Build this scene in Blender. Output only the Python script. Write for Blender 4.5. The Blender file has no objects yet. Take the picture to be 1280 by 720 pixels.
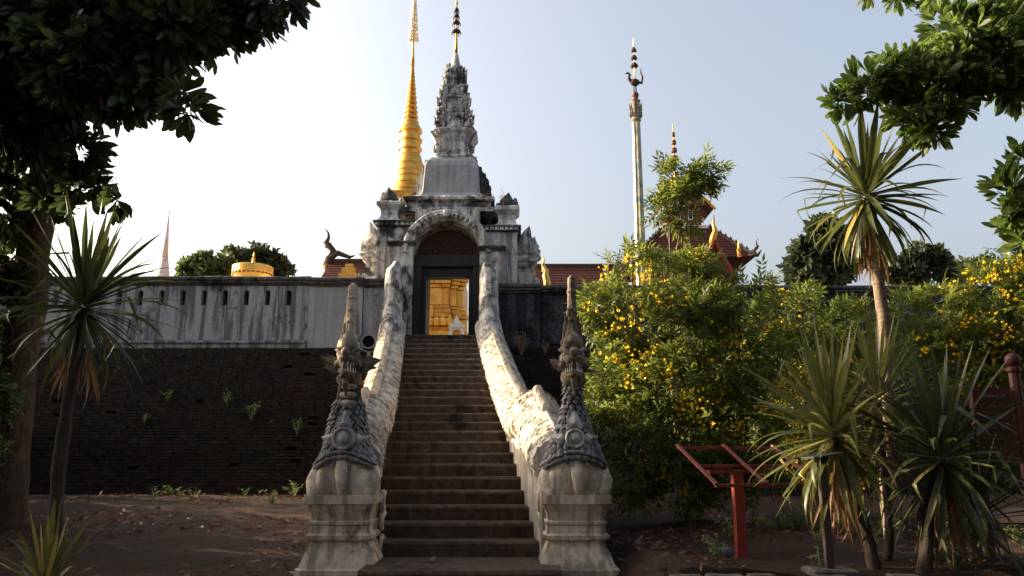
import bpy, bmesh, math, random
import numpy as np
from mathutils import Vector, Matrix, noise

random.seed(11)
RNG = np.random.default_rng(11)
S = bpy.context.scene
COL = S.collection
R = math.radians

# ------------------------------------------------------------------ camera, sky, sun, exposure
PITCH, CAMZ, FPX = R(12), 1.49, 1000.0
cam_d = bpy.data.cameras.new('camera')
cam_d.sensor_width = 36; cam_d.lens = 28.125; cam_d.clip_end = 2000; cam_d.clip_start = .05
cam = bpy.data.objects.new('camera', cam_d); COL.objects.link(cam)
cam.location = (0, 0, CAMZ); cam.rotation_euler = (R(90) + PITCH, 0, 0)
S.camera = cam

SUN_AZ, SUN_EL = 74, 18          # degrees left of the stair axis, above the horizon
w = bpy.data.worlds.new('World'); S.world = w; w.use_nodes = True
nt = w.node_tree; nt.nodes.clear()
sky = nt.nodes.new('ShaderNodeTexSky'); sky.sky_type = 'NISHITA'; sky.sun_disc = False
sky.sun_elevation = R(SUN_EL); sky.sun_rotation = R(360 - SUN_AZ)
sky.air_density = 1.0; sky.dust_density = 10.0; sky.ozone_density = .6; sky.altitude = 100
bg = nt.nodes.new('ShaderNodeBackground'); bg.inputs[1].default_value = .15
ow = nt.nodes.new('ShaderNodeOutputWorld')
hs = nt.nodes.new('ShaderNodeHueSaturation'); hs.inputs['Saturation'].default_value = .70
nt.links.new(sky.outputs[0], hs.inputs['Color']); nt.links.new(hs.outputs[0], bg.inputs[0]); nt.links.new(bg.outputs[0], ow.inputs[0])
sd = bpy.data.lights.new('sun', 'SUN'); sd.energy = 5.0; sd.angle = R(.5); sd.color = (1, .80, .55)
sun = bpy.data.objects.new('sun', sd); COL.objects.link(sun)
SDIR = Vector((-math.sin(R(SUN_AZ)) * math.cos(R(SUN_EL)), math.cos(R(SUN_AZ)) * math.cos(R(SUN_EL)), math.sin(R(SUN_EL))))
sun.rotation_euler = SDIR.to_track_quat('Z', 'Y').to_euler(); sun.location = (-30, 10, 30)
vs = S.view_settings
vs.view_transform = 'Standard'; vs.look = 'None'; vs.gamma = 1; vs.exposure = 1.5; vs.use_curve_mapping = False


def at(px, py, Y):
    """world point seen in the 1280x720 photograph at (px, py), standing Y metres ahead"""
    a, b = (px - 640) / FPX, (360 - py) / FPX
    s = Y / (math.cos(PITCH) - b * math.sin(PITCH))
    return Vector((a * s, Y, CAMZ + (math.sin(PITCH) + b * math.cos(PITCH)) * s))


# ------------------------------------------------------------------ materials
class NT:
    def __init__(s, name):
        s.m = bpy.data.materials.new(name); s.m.use_nodes = True
        s.t = s.m.node_tree; s.t.nodes.clear()
        s.out = s.n('ShaderNodeOutputMaterial')
        g = s.n('ShaderNodeNewGeometry'); s.pos = g.outputs['Position']
    def n(s, ty, **kw):
        nd = s.t.nodes.new(ty)
        for k, v in kw.items(): setattr(nd, k, v)
        return nd
    def link(s, a, b): s.t.links.new(a, b)
    def put(s, sock, v):
        if hasattr(v, 'is_output'): s.link(v, sock)
        else:
            if isinstance(v, (tuple, list)) and len(v) == 3 and sock.type == 'RGBA': v = (*v, 1)
            sock.default_value = v
    def scaled(s, v, vec=None):
        nd = s.n('ShaderNodeVectorMath', operation='MULTIPLY')
        s.link(vec or s.pos, nd.inputs[0]); nd.inputs[1].default_value = v
        return nd.outputs[0]
    def noise(s, scale, detail=5, rough=.55, vec=None, dist=0):
        nd = s.n('ShaderNodeTexNoise'); s.link(vec or s.pos, nd.inputs['Vector'])
        nd.inputs['Scale'].default_value = scale; nd.inputs['Detail'].default_value = detail
        nd.inputs['Roughness'].default_value = rough; nd.inputs['Distortion'].default_value = dist
        return nd.outputs['Fac']
    def ramp(s, fac, stops):
        nd = s.n('ShaderNodeValToRGB'); s.link(fac, nd.inputs[0]); e = nd.color_ramp.elements
        while len(e) < len(stops): e.new(.5)
        for i, (p, c) in enumerate(stops):
            e[i].position = p; e[i].color = (*c, 1) if isinstance(c, tuple) else (c, c, c, 1)
        return nd.outputs[0]
    def mix(s, fac, a, b, mode='MIX'):
        nd = s.n('ShaderNodeMix', data_type='RGBA', blend_type=mode)
        s.put(nd.inputs[0], fac); s.put(nd.inputs[6], a); s.put(nd.inputs[7], b)
        return nd.outputs[2]
    def math(s, op, a, b=0.0, clamp=False):
        nd = s.n('ShaderNodeMath', operation=op, use_clamp=clamp)
        s.put(nd.inputs[0], a); s.put(nd.inputs[1], b)
        return nd.outputs[0]
    def bump(s, h, strength=.5, dist=.02):
        nd = s.n('ShaderNodeBump'); nd.inputs['Strength'].default_value = strength
        nd.inputs['Distance'].default_value = dist; s.link(h, nd.inputs['Height'])
        return nd.outputs[0]
    def done(s, col, rough=.9, normal=None, metal=0.0, spec=.3):
        b = s.n('ShaderNodeBsdfPrincipled')
        s.put(b.inputs['Base Color'], col); s.put(b.inputs['Roughness'], rough)
        s.put(b.inputs['Metallic'], metal); s.put(b.inputs['Specular IOR Level'], spec)
        if normal: s.link(normal, b.inputs['Normal'])
        s.link(b.outputs[0], s.out.inputs[0])
        return s.m


def plaster(name, light, mid, dark, mold=.5, streak=.5, fine=12, bstr=.6):
    """lime plaster with grime streaks and black mould"""
    t = NT(name)
    big = t.noise(.75, 6, .6)
    st = t.noise(1.0, 5, .6, t.scaled((5.5, 5.5, .42)))
    fn = t.noise(fine, 8, .65)
    med = t.noise(3.2, 7, .68, dist=.4)
    c = t.mix(t.ramp(fn, [(.38, 0), (.62, 1)]), mid, light)
    c = t.mix(t.math('MULTIPLY', t.ramp(st, [(.47, 0), (.57, 1)]), streak), c, tuple(x * .16 for x in light))
    mm = t.math('ADD', t.math('MULTIPLY', big, .55), t.math('MULTIPLY', med, .55))
    m2 = t.ramp(mm, [(.70 - .3 * mold, 0), (.775 - .3 * mold, 1)])
    c = t.mix(t.math('MULTIPLY', m2, .92), c, dark)
    h = t.math('ADD', t.math('MULTIPLY', fn, .5), med)
    return t.done(c, .95, t.bump(h, bstr, .03))


def simple(name, a, b, scale=6, rough=.85, metal=0, bump=.4, bd=.02, spec=.3, stretch=None, detail=6):
    t = NT(name)
    n = t.noise(scale, detail, .62, t.scaled(stretch) if stretch else None)
    return t.done(t.mix(t.ramp(n, [(.35, 0), (.68, 1)]), a, b), rough, t.bump(n, bump, bd), metal, spec)


def leafmat(name, dark, light, scale=1.2, trans=.35, tcol=None, rough=.5, extra=None):
    t = NT(name)
    n = t.noise(scale, 4, .7); n2 = t.noise(scale * 9, 2, .6)
    c = t.mix(t.ramp(t.math('ADD', t.math('MULTIPLY', n, .5), t.math('MULTIPLY', n2, .5)), [(.4, 0), (.62, 1)]), dark, light)
    if extra:
        oi = t.n('ShaderNodeObjectInfo')
        c = t.mix(t.ramp(oi.outputs['Random'], [(extra[1], 0), (extra[1] + .06, 1)]), c, extra[0])
    b = t.n('ShaderNodeBsdfPrincipled'); t.put(b.inputs['Base Color'], c); b.inputs['Roughness'].default_value = rough
    b.inputs['Specular IOR Level'].default_value = .35
    tr = t.n('ShaderNodeBsdfTranslucent')
    t.put(tr.inputs[0], t.mix(.65, c, tcol or tuple(min(1, x * 2.2) for x in light)))
    mx = t.n('ShaderNodeMixShader'); mx.inputs[0].default_value = trans
    t.link(b.outputs[0], mx.inputs[1]); t.link(tr.outputs[0], mx.inputs[2]); t.link(mx.outputs[0], t.out.inputs[0])
    return t.m


M = {}
M['plaster'] = plaster('weathered_plaster', (.62, .585, .54), (.43, .405, .375), (.014, .014, .015), .47, .75)
M['plaster_pale'] = plaster('pale_plaster', (.62, .605, .59), (.49, .48, .47), (.022, .022, .025), .34, .6)
M['plaster_wall'] = plaster('streaked_wall_plaster', (.35, .35, .365), (.27, .27, .285), (.016, .016, .019), .28, .75)
M['plaster_clean'] = plaster('clean_wall_plaster', (.34, .34, .35), (.30, .30, .31), (.05, .05, .05), .05, .25)
M['plaster_black'] = plaster('mould_black_plaster', (.075, .075, .08), (.026, .027, .031), (.006, .007, .009), .50, .7)
M['coping'] = plaster('mossy_coping', (.13, .125, .12), (.055, .052, .050), (.007, .007, .007), .50, .4)
M['naga'] = plaster('naga_limewash', (.70, .63, .52), (.52, .45, .36), (.07, .058, .045), .27, .5, 18, .7)
M['naga_dark'] = plaster('naga_scale_stone', (.36, .35, .355), (.10, .097, .097), (.010, .010, .010), .42, .4, 20, .9)
M['naga_black'] = plaster('naga_neck_black', (.06, .058, .058), (.03, .029, .029), (.008, .008, .008), .45, .3, 20, .9)  # near-black base of the neck, under the lighter scales
M['naga_brown'] = plaster('naga_brown_stone', (.34, .28, .215), (.12, .095, .07), (.012, .010, .009), .40, .5, 18, .9)
M['pedestal'] = plaster('pedestal_plaster', (.70, .60, .48), (.54, .45, .35), (.022, .020, .017), .33, .6, 10, .5)
M['step'] = plaster('worn_step_stone', (.10, .070, .050), (.054, .037, .027), (.013, .010, .008), .34, .2, 9, .7)
M['wood_dark'] = simple('dark_door_wood', (.010, .008, .007), (.028, .02, .016), 4, .6, stretch=(1, 1, .15))
M['carved'] = simple('carved_dark_wood', (.02, .010, .006), (.11, .05, .028), 30, .6, bump=1, bd=.03)


def brickmat():
    t = NT('old_dark_brick')
    oi = t.noise(2.1, 6, .7); f = t.noise(26, 4, .6)
    c = t.mix(t.ramp(f, [(.3, 0), (.75, 1)]), (.010, .0065, .005), (.036, .018, .012))
    c = t.mix(t.ramp(oi, [(.44, 0), (.6, 1)]), c, (.011, .011, .009))
    rowv = t.noise(1.0, 4, .7, t.scaled((2.6, .3, 13)))
    c = t.mix(t.math('MULTIPLY', t.ramp(rowv, [(.56, 0), (.68, 1)]), .7), c, (.060, .042, .032))
    lime = t.noise(1.0, 6, .8, t.scaled((5, 2, 9)))
    c = t.mix(t.ramp(lime, [(.66, 0), (.72, 1)]), c, (.13, .115, .10))
    return t.done(c, .95, t.bump(f, .8, .02))
M['brick'] = brickmat()


def soilmat():
    t = NT('leafy_red_soil')
    a = t.noise(.55, 6, .65); f = t.noise(9, 8, .75); g = t.noise(45, 3, .6)
    c = t.mix(t.ramp(f, [(.35, 0), (.65, 1)]), (.019, .0075, .0035), (.060, .0235, .0095))
    c = t.mix(t.ramp(a, [(.42, 0), (.6, 1)]), c, (.014, .008, .005))
    c = t.mix(t.ramp(g, [(.52, 0), (.62, 1)]), c, (.009, .0055, .0035))
    return t.done(c, .97, t.bump(t.math('ADD', f, g), .9, .05))
M['soil'] = soilmat()
M['terrace'] = simple('terrace_paving', (.32, .27, .22), (.42, .37, .3), 3)


def goldmat(name, a, b, rough=.34):
    t = NT(name)
    n = t.noise(2.4, 6, .65); f = t.noise(14, 4, .6)
    c = t.mix(t.ramp(n, [(.35, 0), (.7, 1)]), a, b)
    return t.done(c, t.math('ADD', t.math('MULTIPLY', f, .25), rough - .1), t.bump(f, .25, .02), 1.0, .5)
M['gold'] = goldmat('gilded_copper', (.56, .26, .04), (.80, .46, .11), .40)
M['gold_old'] = goldmat('tarnished_gilding', (.42, .17, .03), (.78, .40, .09), .42)
M['gold_pale'] = goldmat('pale_gilding', (.55, .48, .36), (.75, .66, .48), .4)
M['gold_paint'] = simple('gold_paint', (.55, .30, .05), (.75, .48, .12), 20, .4, .6)
M['tile'] = simple('red_roof_tiles', (.055, .017, .011), (.115, .034, .021), 7, .8, bump=.6)
M['roof_dark'] = simple('dark_roof_edge', (.035, .022, .018), (.07, .045, .035), 9)
M['wood_red'] = simple('red_brown_wood', (.09, .025, .015), (.16, .05, .028), 8, .6)
M['white'] = simple('white_limewash', (.62, .58, .55), (.74, .70, .67), 4, .9)
M['pinkwhite'] = simple('pinkish_limewash', (.50, .42, .40), (.62, .54, .52), 4, .9)
M['mosaic'] = None
def mosaicmat():
    t = NT('glass_mosaic')
    v = t.n('ShaderNodeTexVoronoi'); t.link(t.scaled((1, 1, .45)), v.inputs['Vector']); v.inputs['Scale'].default_value = 9
    n = t.noise(3, 3, .5)
    c = t.ramp(v.outputs['Color'], [(.2, (.26, .20, .07)), (.45, (.34, .32, .26)), (.65, (.07, .12, .11)), (.85, (.40, .30, .09))])
    return t.done(c, .35, t.bump(n, .2, .01), .25, .5)
M['mosaic'] = mosaicmat()
M['red_paint'] = simple('red_oxide_paint', (.15, .017, .009), (.28, .038, .016), 7, .5, bump=.15, spec=.4)
M['post_maroon'] = simple('maroon_paint', (.05, .012, .009), (.09, .022, .015), 7, .5, bump=.2)
M['steel'] = simple('dull_steel', (.05, .055, .06), (.11, .115, .12), 9, .45, .6, .2)
M['sign_brown'] = simple('brown_sign_post', (.035, .024, .018), (.07, .045, .03), 7, .6)
M['concrete'] = simple('old_concrete', (.05, .047, .043), (.11, .10, .095), 6, .95, bump=.6)
M['black'] = simple('black_rubber', (.012, .012, .012), (.02, .02, .02), 10, .5)
M['lamp_body'] = simple('painted_lamp_housing', (.25, .25, .25), (.34, .34, .34), 10, .45, .3)
M['lens'] = simple('dark_lamp_lens', (.006, .006, .008), (.012, .012, .014), 8, .1, 0, .05, spec=.6)
M['bark_dark'] = simple('dark_bark', (.025, .019, .014), (.07, .053, .04), 7, .95, bump=1, bd=.05, stretch=(2, 2, .5))
M['bark_pale'] = simple('pale_bark', (.16, .12, .09), (.28, .22, .17), 8, .95, bump=.9, bd=.03, stretch=(1.5, 1.5, 3))
M['bark_yucca'] = simple('yucca_bark', (.14, .10, .07), (.27, .20, .14), 10, .95, bump=1, bd=.03, stretch=(1, 1, 3.5))
M['twig'] = simple('twig_bark', (.10, .07, .05), (.20, .15, .11), 10)
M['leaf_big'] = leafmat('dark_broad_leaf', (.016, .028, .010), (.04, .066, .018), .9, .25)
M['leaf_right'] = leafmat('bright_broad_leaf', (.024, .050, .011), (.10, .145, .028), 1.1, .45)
M['leaf_shrub'] = leafmat('shrub_leaflet', (.022, .038, .008), (.115, .140, .025), .9, .44)
M['leaf_far'] = leafmat('distant_leaf', (.025, .04, .014), (.085, .105, .03), .25, .3)
M['leaf_fardark'] = leafmat('distant_dark_leaf', (.016, .024, .012), (.045, .06, .022), .3, .25)
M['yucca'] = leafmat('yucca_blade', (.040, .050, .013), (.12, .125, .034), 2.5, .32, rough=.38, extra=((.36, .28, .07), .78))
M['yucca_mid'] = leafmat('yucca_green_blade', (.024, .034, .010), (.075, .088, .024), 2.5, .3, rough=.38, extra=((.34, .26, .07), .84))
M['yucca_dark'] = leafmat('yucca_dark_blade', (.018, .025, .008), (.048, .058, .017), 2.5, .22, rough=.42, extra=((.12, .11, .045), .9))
M['yucca_dry'] = leafmat('yucca_dry_blade', (.09, .045, .02), (.22, .12, .05), 3, .2)
M['petal'] = leafmat('yellow_petal', (.74, .47, .012), (.88, .64, .03), 3, .4, (.95, .70, .04))
M['weed'] = leafmat('weed_leaf', (.06, .10, .03), (.16, .2, .06), 3, .35)
M['straw'] = leafmat('dry_straw', (.20, .14, .07), (.36, .27, .14), 3, .3)
M['litter'] = leafmat('fallen_leaf', (.035, .014, .007), (.15, .06, .024), 6, .15)


# ------------------------------------------------------------------ mesh building
def tag(o, label=None, cat=None, group=None, kind=None):
    if label: o['label'] = label
    if cat: o['category'] = cat
    if group: o['group'] = group
    if kind: o['kind'] = kind
    return o


def empty(name, loc, label, cat, group=None, rz=0):
    o = bpy.data.objects.new(name, None); COL.objects.link(o)
    o.location = loc; o.rotation_euler.z = rz; o.empty_display_size = .2
    return tag(o, label, cat, group)


def link(name, mesh, parent=None, mat=None):
    o = bpy.data.objects.new(name, mesh); COL.objects.link(o)
    if mat is not None and not mesh.materials: mesh.materials.append(mat)
    if parent is not None:
        o.parent = parent
        o.matrix_parent_inverse = Matrix.Translation(parent.location).inverted() if parent.rotation_euler.z == 0 else \
            (Matrix.Translation(parent.location) @ Matrix.Rotation(parent.rotation_euler.z, 4, 'Z')).inverted()
    return o


def sub(o, part):
    """hang a piece made in world space under a part made in world space"""
    o.parent = part; o.matrix_parent_inverse = Matrix.Identity(4)
    return o


def np_mesh(name, verts, faces):
    """verts (n,3), faces (m,k) arrays of one face size"""
    me = bpy.data.meshes.new(name)
    n, (m, k) = len(verts), faces.shape
    me.vertices.add(n); me.vertices.foreach_set('co', np.ascontiguousarray(verts, dtype=np.float32).ravel())
    me.loops.add(m * k); me.loops.foreach_set('vertex_index', np.ascontiguousarray(faces, dtype=np.int32).ravel())
    me.polygons.add(m); me.polygons.foreach_set('loop_start', np.arange(0, m * k, k, dtype=np.int32))
    me.polygons.foreach_set('loop_total', np.full(m, k, dtype=np.int32))
    me.update(calc_edges=True)
    return me


class MB:
    def __init__(s): s.v = []; s.f = []
    def add(s, vs, fs):
        b = len(s.v); s.v += [tuple(p) for p in vs]; s.f += [[b + i for i in f] for f in fs]
    def box(s, x0, x1, y0, y1, z0, z1):
        s.add([(x0, y0, z0), (x1, y0, z0), (x1, y1, z0), (x0, y1, z0), (x0, y0, z1), (x1, y0, z1), (x1, y1, z1), (x0, y1, z1)],
              [(0, 3, 2, 1), (4, 5, 6, 7), (0, 1, 5, 4), (1, 2, 6, 5), (2, 3, 7, 6), (3, 0, 4, 7)])
    def loft(s, plan, prof, c=(0, 0, 0), cap=True):
        """plan: unit (x, y) loop; prof: (sx, sy, z) rows from bottom to top"""
        n = len(plan); vs = []; fs = []
        for row in prof:
            sx, sy, z = row[:3]; ox, oy = row[3:5] if len(row) > 3 else (0, 0)
            vs += [(c[0] + ox + p[0] * sx, c[1] + oy + p[1] * sy, c[2] + z) for p in plan]
        for r in range(len(prof) - 1):
            for i in range(n):
                j = (i + 1) % n
                fs.append((r * n + i, r * n + j, (r + 1) * n + j, (r + 1) * n + i))
        if cap:
            fs.append(tuple(reversed(range(n)))); fs.append(tuple((len(prof) - 1) * n + i for i in range(n)))
        s.add(vs, fs)
    def tube(s, path, rad, n=8, flat=1.0, up=(0, 0, 1)):
        pts = [Vector(p) for p in path]; vs = []; fs = []
        if not hasattr(rad, '__len__'): rad = [rad] * len(pts)
        ref = None
        for i, p in enumerate(pts):
            d = (pts[min(i + 1, len(pts) - 1)] - pts[max(i - 1, 0)]).normalized()
            if ref is None: ref = Vector((1, 0, 0)) if abs(d.x) < .9 else Vector((0, 1, 0))
            a = (ref - d * ref.dot(d)).normalized(); ref = a; b = d.cross(a)
            for k in range(n):
                t = 2 * math.pi * k / n
                vs.append(p + (a * math.cos(t) + b * math.sin(t) * flat) * rad[i])
        for i in range(len(pts) - 1):
            for k in range(n):
                j = (k + 1) % n
                fs.append((i * n + k, i * n + j, (i + 1) * n + j, (i + 1) * n + k))
        fs.append(tuple(reversed(range(n)))); fs.append(tuple((len(pts) - 1) * n + k for k in range(n)))
        s.add(vs, fs)
    def prism(s, poly, y0, y1, axis='y', bulge=0):
        """poly (a, z) extruded along axis"""
        n = len(poly)
        P = (lambda a, z, t: (a, t, z)) if axis == 'y' else (lambda a, z, t: (t, a, z))
        vs = [P(a, z, y0) for a, z in poly] + [P(a, z, y1) for a, z in poly]
        fs = [(i, (i + 1) % n, n + (i + 1) % n, n + i) for i in range(n)]
        if bulge:
            ca = sum(p[0] for p in poly) / n; cz = sum(p[1] for p in poly) / n
            vs += [P(ca, cz, y0 - bulge), P(ca, cz, y1 + bulge)]
            for i in range(n):
                fs.append(((i + 1) % n, i, 2 * n)); fs.append((n + i, n + (i + 1) % n, 2 * n + 1))
        else:
            fs.append(tuple(reversed(range(n)))); fs.append(tuple(n + i for i in range(n)))
        s.add(vs, fs)
    def ball(s, c, r, n=10, m=6):
        rx, ry, rz = r if hasattr(r, '__len__') else (r, r, r)
        plan = [(math.cos(2 * math.pi * k / n), math.sin(2 * math.pi * k / n)) for k in range(n)]
        pr = []
        for i in range(m + 1):
            a = -math.pi / 2 + math.pi * i / m
            pr.append((max(.02, math.cos(a)) * rx, max(.02, math.cos(a)) * ry, math.sin(a) * rz))
        s.loft(plan, pr, c)
    def flame(s, base, h, w, t, lean=0.0, yaw=0.0, curl=.0):
        """pointed flame-leaf ornament standing on base, facing -Y, lens-thick"""
        half = [(.50, 0), (.62, .12), (.60, .28), (.44, .38), (.50, .46), (.34, .62), (.16, .82), (0, 1.0)]
        left = [(-a, z) for a, z in half]; poly = left[::-1][:0] + [(a, z) for a, z in half] + left[::-1][1:]
        n = len(poly); vs = []
        cy, sy = math.cos(yaw), math.sin(yaw)
        for sgn in (-1, 1):
            for a, z in poly:
                x = a * w + lean * h * z * z + curl * h * max(0, z - .6); y = sgn * t * .25
                vs.append((base[0] + x * cy - y * sy, base[1] + x * sy + y * cy, base[2] + z * h))
        for sgn in (-1, 1):
            x = lean * h * .16; y = sgn * t
            vs.append((base[0] + x * cy - y * sy, base[1] + x * sy + y * cy, base[2] + .32 * h))
        fs = [(i, (i + 1) % n, n + (i + 1) % n, n + i) for i in range(n)]
        for i in range(n):
            fs.append(((i + 1) % n, i, 2 * n)); fs.append((n + i, n + (i + 1) % n, 2 * n + 1))
        s.add(vs, fs)
    def mesh(s, name):
        me = bpy.data.meshes.new(name); me.from_pydata(s.v, [], s.f); me.update()
        return me
    def build(s, name, mat, parent=None, smooth=False, rough=None, bevel=0, kind=None):
        """rough = (edge length, amplitude): subdivide and roughen the surface; bevel rounds hard edges"""
        me = s.mesh(name)
        if rough or bevel or True:
            bm = bmesh.new(); bm.from_mesh(me)
            bmesh.ops.recalc_face_normals(bm, faces=bm.faces)
            if bevel:
                es = [e for e in bm.edges if len(e.link_faces) == 2 and e.calc_face_angle(0) > .6]
                bmesh.ops.bevel(bm, geom=es, offset=bevel, segments=1, affect='EDGES', clamp_overlap=True)
            if rough:
                L, A = rough
                for _ in range(5):
                    es = [e for e in bm.edges if e.calc_length() > L]
                    if not es or len(bm.verts) > 60000: break
                    bmesh.ops.subdivide_edges(bm, edges=es, cuts=1, use_grid_fill=True)
                bm.normal_update()
                for v in bm.verts:
                    d = noise.noise(v.co * 2.3) * A * 1.2 + noise.noise(v.co * 9.0) * A * .8
                    v.co += v.normal * d
            bm.to_mesh(me); bm.free()
        if smooth: me.polygons.foreach_set('use_smooth', [True] * len(me.polygons))
        o = link(name, me, parent, mat)
        if kind: o['kind'] = kind
        return o


SQ = [(-1, -1), (1, -1), (1, 1), (-1, 1)]
def circle(n): return [(math.cos(2 * math.pi * k / n), math.sin(2 * math.pi * k / n)) for k in range(n)]
def redent(a=.62, b=.82):
    q = [(1, -a), (1, a), (b, a), (b, b), (a, b), (a, 1)]
    out = []
    for k in range(4):
        c, s_ = [(1, 0), (0, 1), (-1, 0), (0, -1)][k]
        for x, y in q[1:]: out.append((x * c - y * s_, x * s_ + y * c))
    return out
RED = redent()
def lathe(mb, prof, c, n=16): mb.loft(circle(n), [(r, r, z) for r, z in prof], c)


def frames(d, roll=None):
    """(m,3) unit x axes -> (m,3,3) matrices with columns x, y, z"""
    up = np.tile(np.array([0, 0, 1.0]), (len(d), 1)); bad = np.abs(d[:, 2]) > .97; up[bad] = (0, 1, 0)
    y = np.cross(up, d); y /= np.linalg.norm(y, axis=1, keepdims=True); z = np.cross(d, y)
    if roll is not None:
        c, s_ = np.cos(roll)[:, None], np.sin(roll)[:, None]
        y, z = y * c + z * s_, z * c - y * s_
    return np.stack([d, y, z], axis=2)


def scatter(name, tv, tf, pos, mats, scale):
    """copies of one template joined into a single mesh"""
    m, n = len(pos), len(tv)
    v = np.einsum('mij,nj->mni', mats, tv) * scale[:, None, None] + pos[:, None, :]
    f = tf[None] + (np.arange(m) * n)[:, None, None]
    return np_mesh(name, v.reshape(-1, 3), f.reshape(-1, tf.shape[1]))


def unit(v): return v / np.linalg.norm(v, axis=1, keepdims=True)


# leaf templates (x = along the leaf, y = across, z = up)
def blade(length=1.0, prof=((0, .02), (.35, .13), (.68, .17), (1, .01)), droop=.25, fold=.25):
    v, f = [], []
    for t, wd in prof:
        z = -droop * t * t * length
        v += [(t * length, -wd * length, z + fold * wd * length), (t * length, 0, z), (t * length, wd * length, z + fold * wd * length)]
    for i in range(len(prof) - 1):
        a = i * 3; f += [(a, a + 3, a + 4, a + 1), (a + 1, a + 4, a + 5, a + 2)]
    return np.array(v), np.array(f)


def compose(parts):
    vs, fs, b = [], [], 0
    for v, f in parts: vs.append(v); fs.append(f + b); b += len(v)
    return np.concatenate(vs), np.concatenate(fs)


def xf(v, rz=0, ry=0, t=(0, 0, 0), s=1.0):
    m = np.array(Matrix.Rotation(rz, 3, 'Z') @ Matrix.Rotation(ry, 3, 'Y'))
    return (v * s) @ m.T + np.array(t)


def whorl(k=8, seed=0, droop=.35):
    """leaves fanned round a twig tip that points along +x"""
    rr = random.Random(seed); parts = []
    for i in range(k):
        v, f = blade(1, ((0, .015), (.3, .07), (.68, .17), (.9, .12), (1, .01)), droop * rr.uniform(.5, 1.4), .22)
        a = 2 * math.pi * i / k + rr.uniform(-.3, .3); tilt = rr.uniform(.35, 1.15)
        m = np.array(Matrix.Rotation(a, 3, 'X') @ Matrix.Rotation(-tilt, 3, 'Y'))
        parts.append(((v * rr.uniform(.7, 1.1)) @ m.T + np.array([-.15 * rr.random(), 0, 0]), f))
    return compose(parts)


def spray(seed=0, pairs=3):
    """pinnate leaf: rachis with leaflets"""
    rr = random.Random(seed); parts = []
    def one(x, a, s_):
        v, f = blade(1, ((0, .02), (.4, .16), (1, .01)), .25 * rr.uniform(.3, 1.6), .2)
        parts.append((xf(v, a, rr.uniform(-.35, .35), (x, 0, -.12 * x * x), s_), f))
    for i in range(pairs):
        for sg in (-1, 1): one(.25 + .28 * i, sg * rr.uniform(.7, 1.05), rr.uniform(.42, .58))
    one(.25 + .28 * pairs - .1, rr.uniform(-.1, .1), .6)
    return compose(parts)


def shell_points(blobs, count, inner=.55):
    """random points in a set of ellipsoids (centre, radii), denser to the outside; returns points and outward directions"""
    vol = np.array([r[0] * r[1] + r[0] * r[2] for _, r in blobs]); vol = vol / vol.sum()
    idx = RNG.choice(len(blobs), count, p=vol)
    c = np.array([tuple(b[0]) for b in blobs])[idx]; r = np.array([tuple(b[1]) for b in blobs])[idx]
    d = unit(RNG.normal(size=(count, 3)))
    q = inner + (1 - inner) * RNG.random(count) ** .6
    q *= 1 + .10 * np.sin(d[:, 0] * 7 + idx) * np.cos(d[:, 2] * 6 + 2 * idx)
    p = c + d * r * q[:, None]
    return p, unit(d * .8 + RNG.normal(size=(count, 3)) * .45)


def pxblobs(rows, flat=1.0):
    """(px, py, distance, radius px[, depth factor]) read from the photograph -> world ellipsoids"""
    out = []
    for row in rows:
        px, py, Y, r = row[:4]; dk = row[4] if len(row) > 4 else 1.0
        rw = r * Y / FPX
        out.append((at(px, py, Y), (rw, rw * dk, rw * flat)))
    return out


# ------------------------------------------------------------------ ground, terrace
def ss(t): t = np.clip(t, 0, 1); return t * t * (3 - 2 * t)
def ground_z(x, y):
    x = np.asarray(x, float); y = np.asarray(y, float)
    base = .70 * ss((y - 7) / 10.5)
    mask = ss((x - 1.2) / .22) * ss((y - 7.22) / .12)
    bed = np.maximum(base, .5) + .05 * np.sin(x * 1.9 + y * .7) * mask
    z = base * (1 - mask) + bed * mask
    return z + .018 * np.sin(x * 3.1 + 1.7 * np.sin(y * 2.3)) * np.cos(y * 2.7 + x)


xs = np.concatenate([np.linspace(-400, -16, 14), np.arange(-15.8, 15.8, .16), np.linspace(16, 400, 14)])
ys = np.concatenate([np.linspace(-200, -4, 8), np.arange(-3.8, 19, .16), np.linspace(19.5, 600, 16)])
gx, gy = np.meshgrid(xs, ys)
jit = RNG.normal(size=gx.shape) * .008
gv = np.stack([gx, gy, ground_z(gx, gy) + jit], 2).reshape(-1, 3)
ii = (np.arange(len(ys) - 1)[:, None] * len(xs) + np.arange(len(xs) - 1)[None]).ravel()
gf = np.stack([ii, ii + 1, ii + 1 + len(xs), ii + len(xs)], 1)
go = link('ground', np_mesh('ground', gv, gf), None, M['soil']); tag(go, kind='structure')
go.data.polygons.foreach_set('use_smooth', [True] * len(go.data.polygons))

mb = MB(); mb.box(-70, 70, 21.75, 160, -1, 4.6)
tag(mb.build('terrace', M['terrace']), kind='structure')


# ------------------------------------------------------------------ staircase
D0, TR, RI, Z0, NST = 10.4, .463, .1835, .30, 24
SKEW = -.112
def inner(side, y): return (.29 if side > 0 else -1.68) + SKEW * (y - 10.3)
def stair_z(y): return Z0 + RI * (y - D0) / TR + RI * .5

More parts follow.
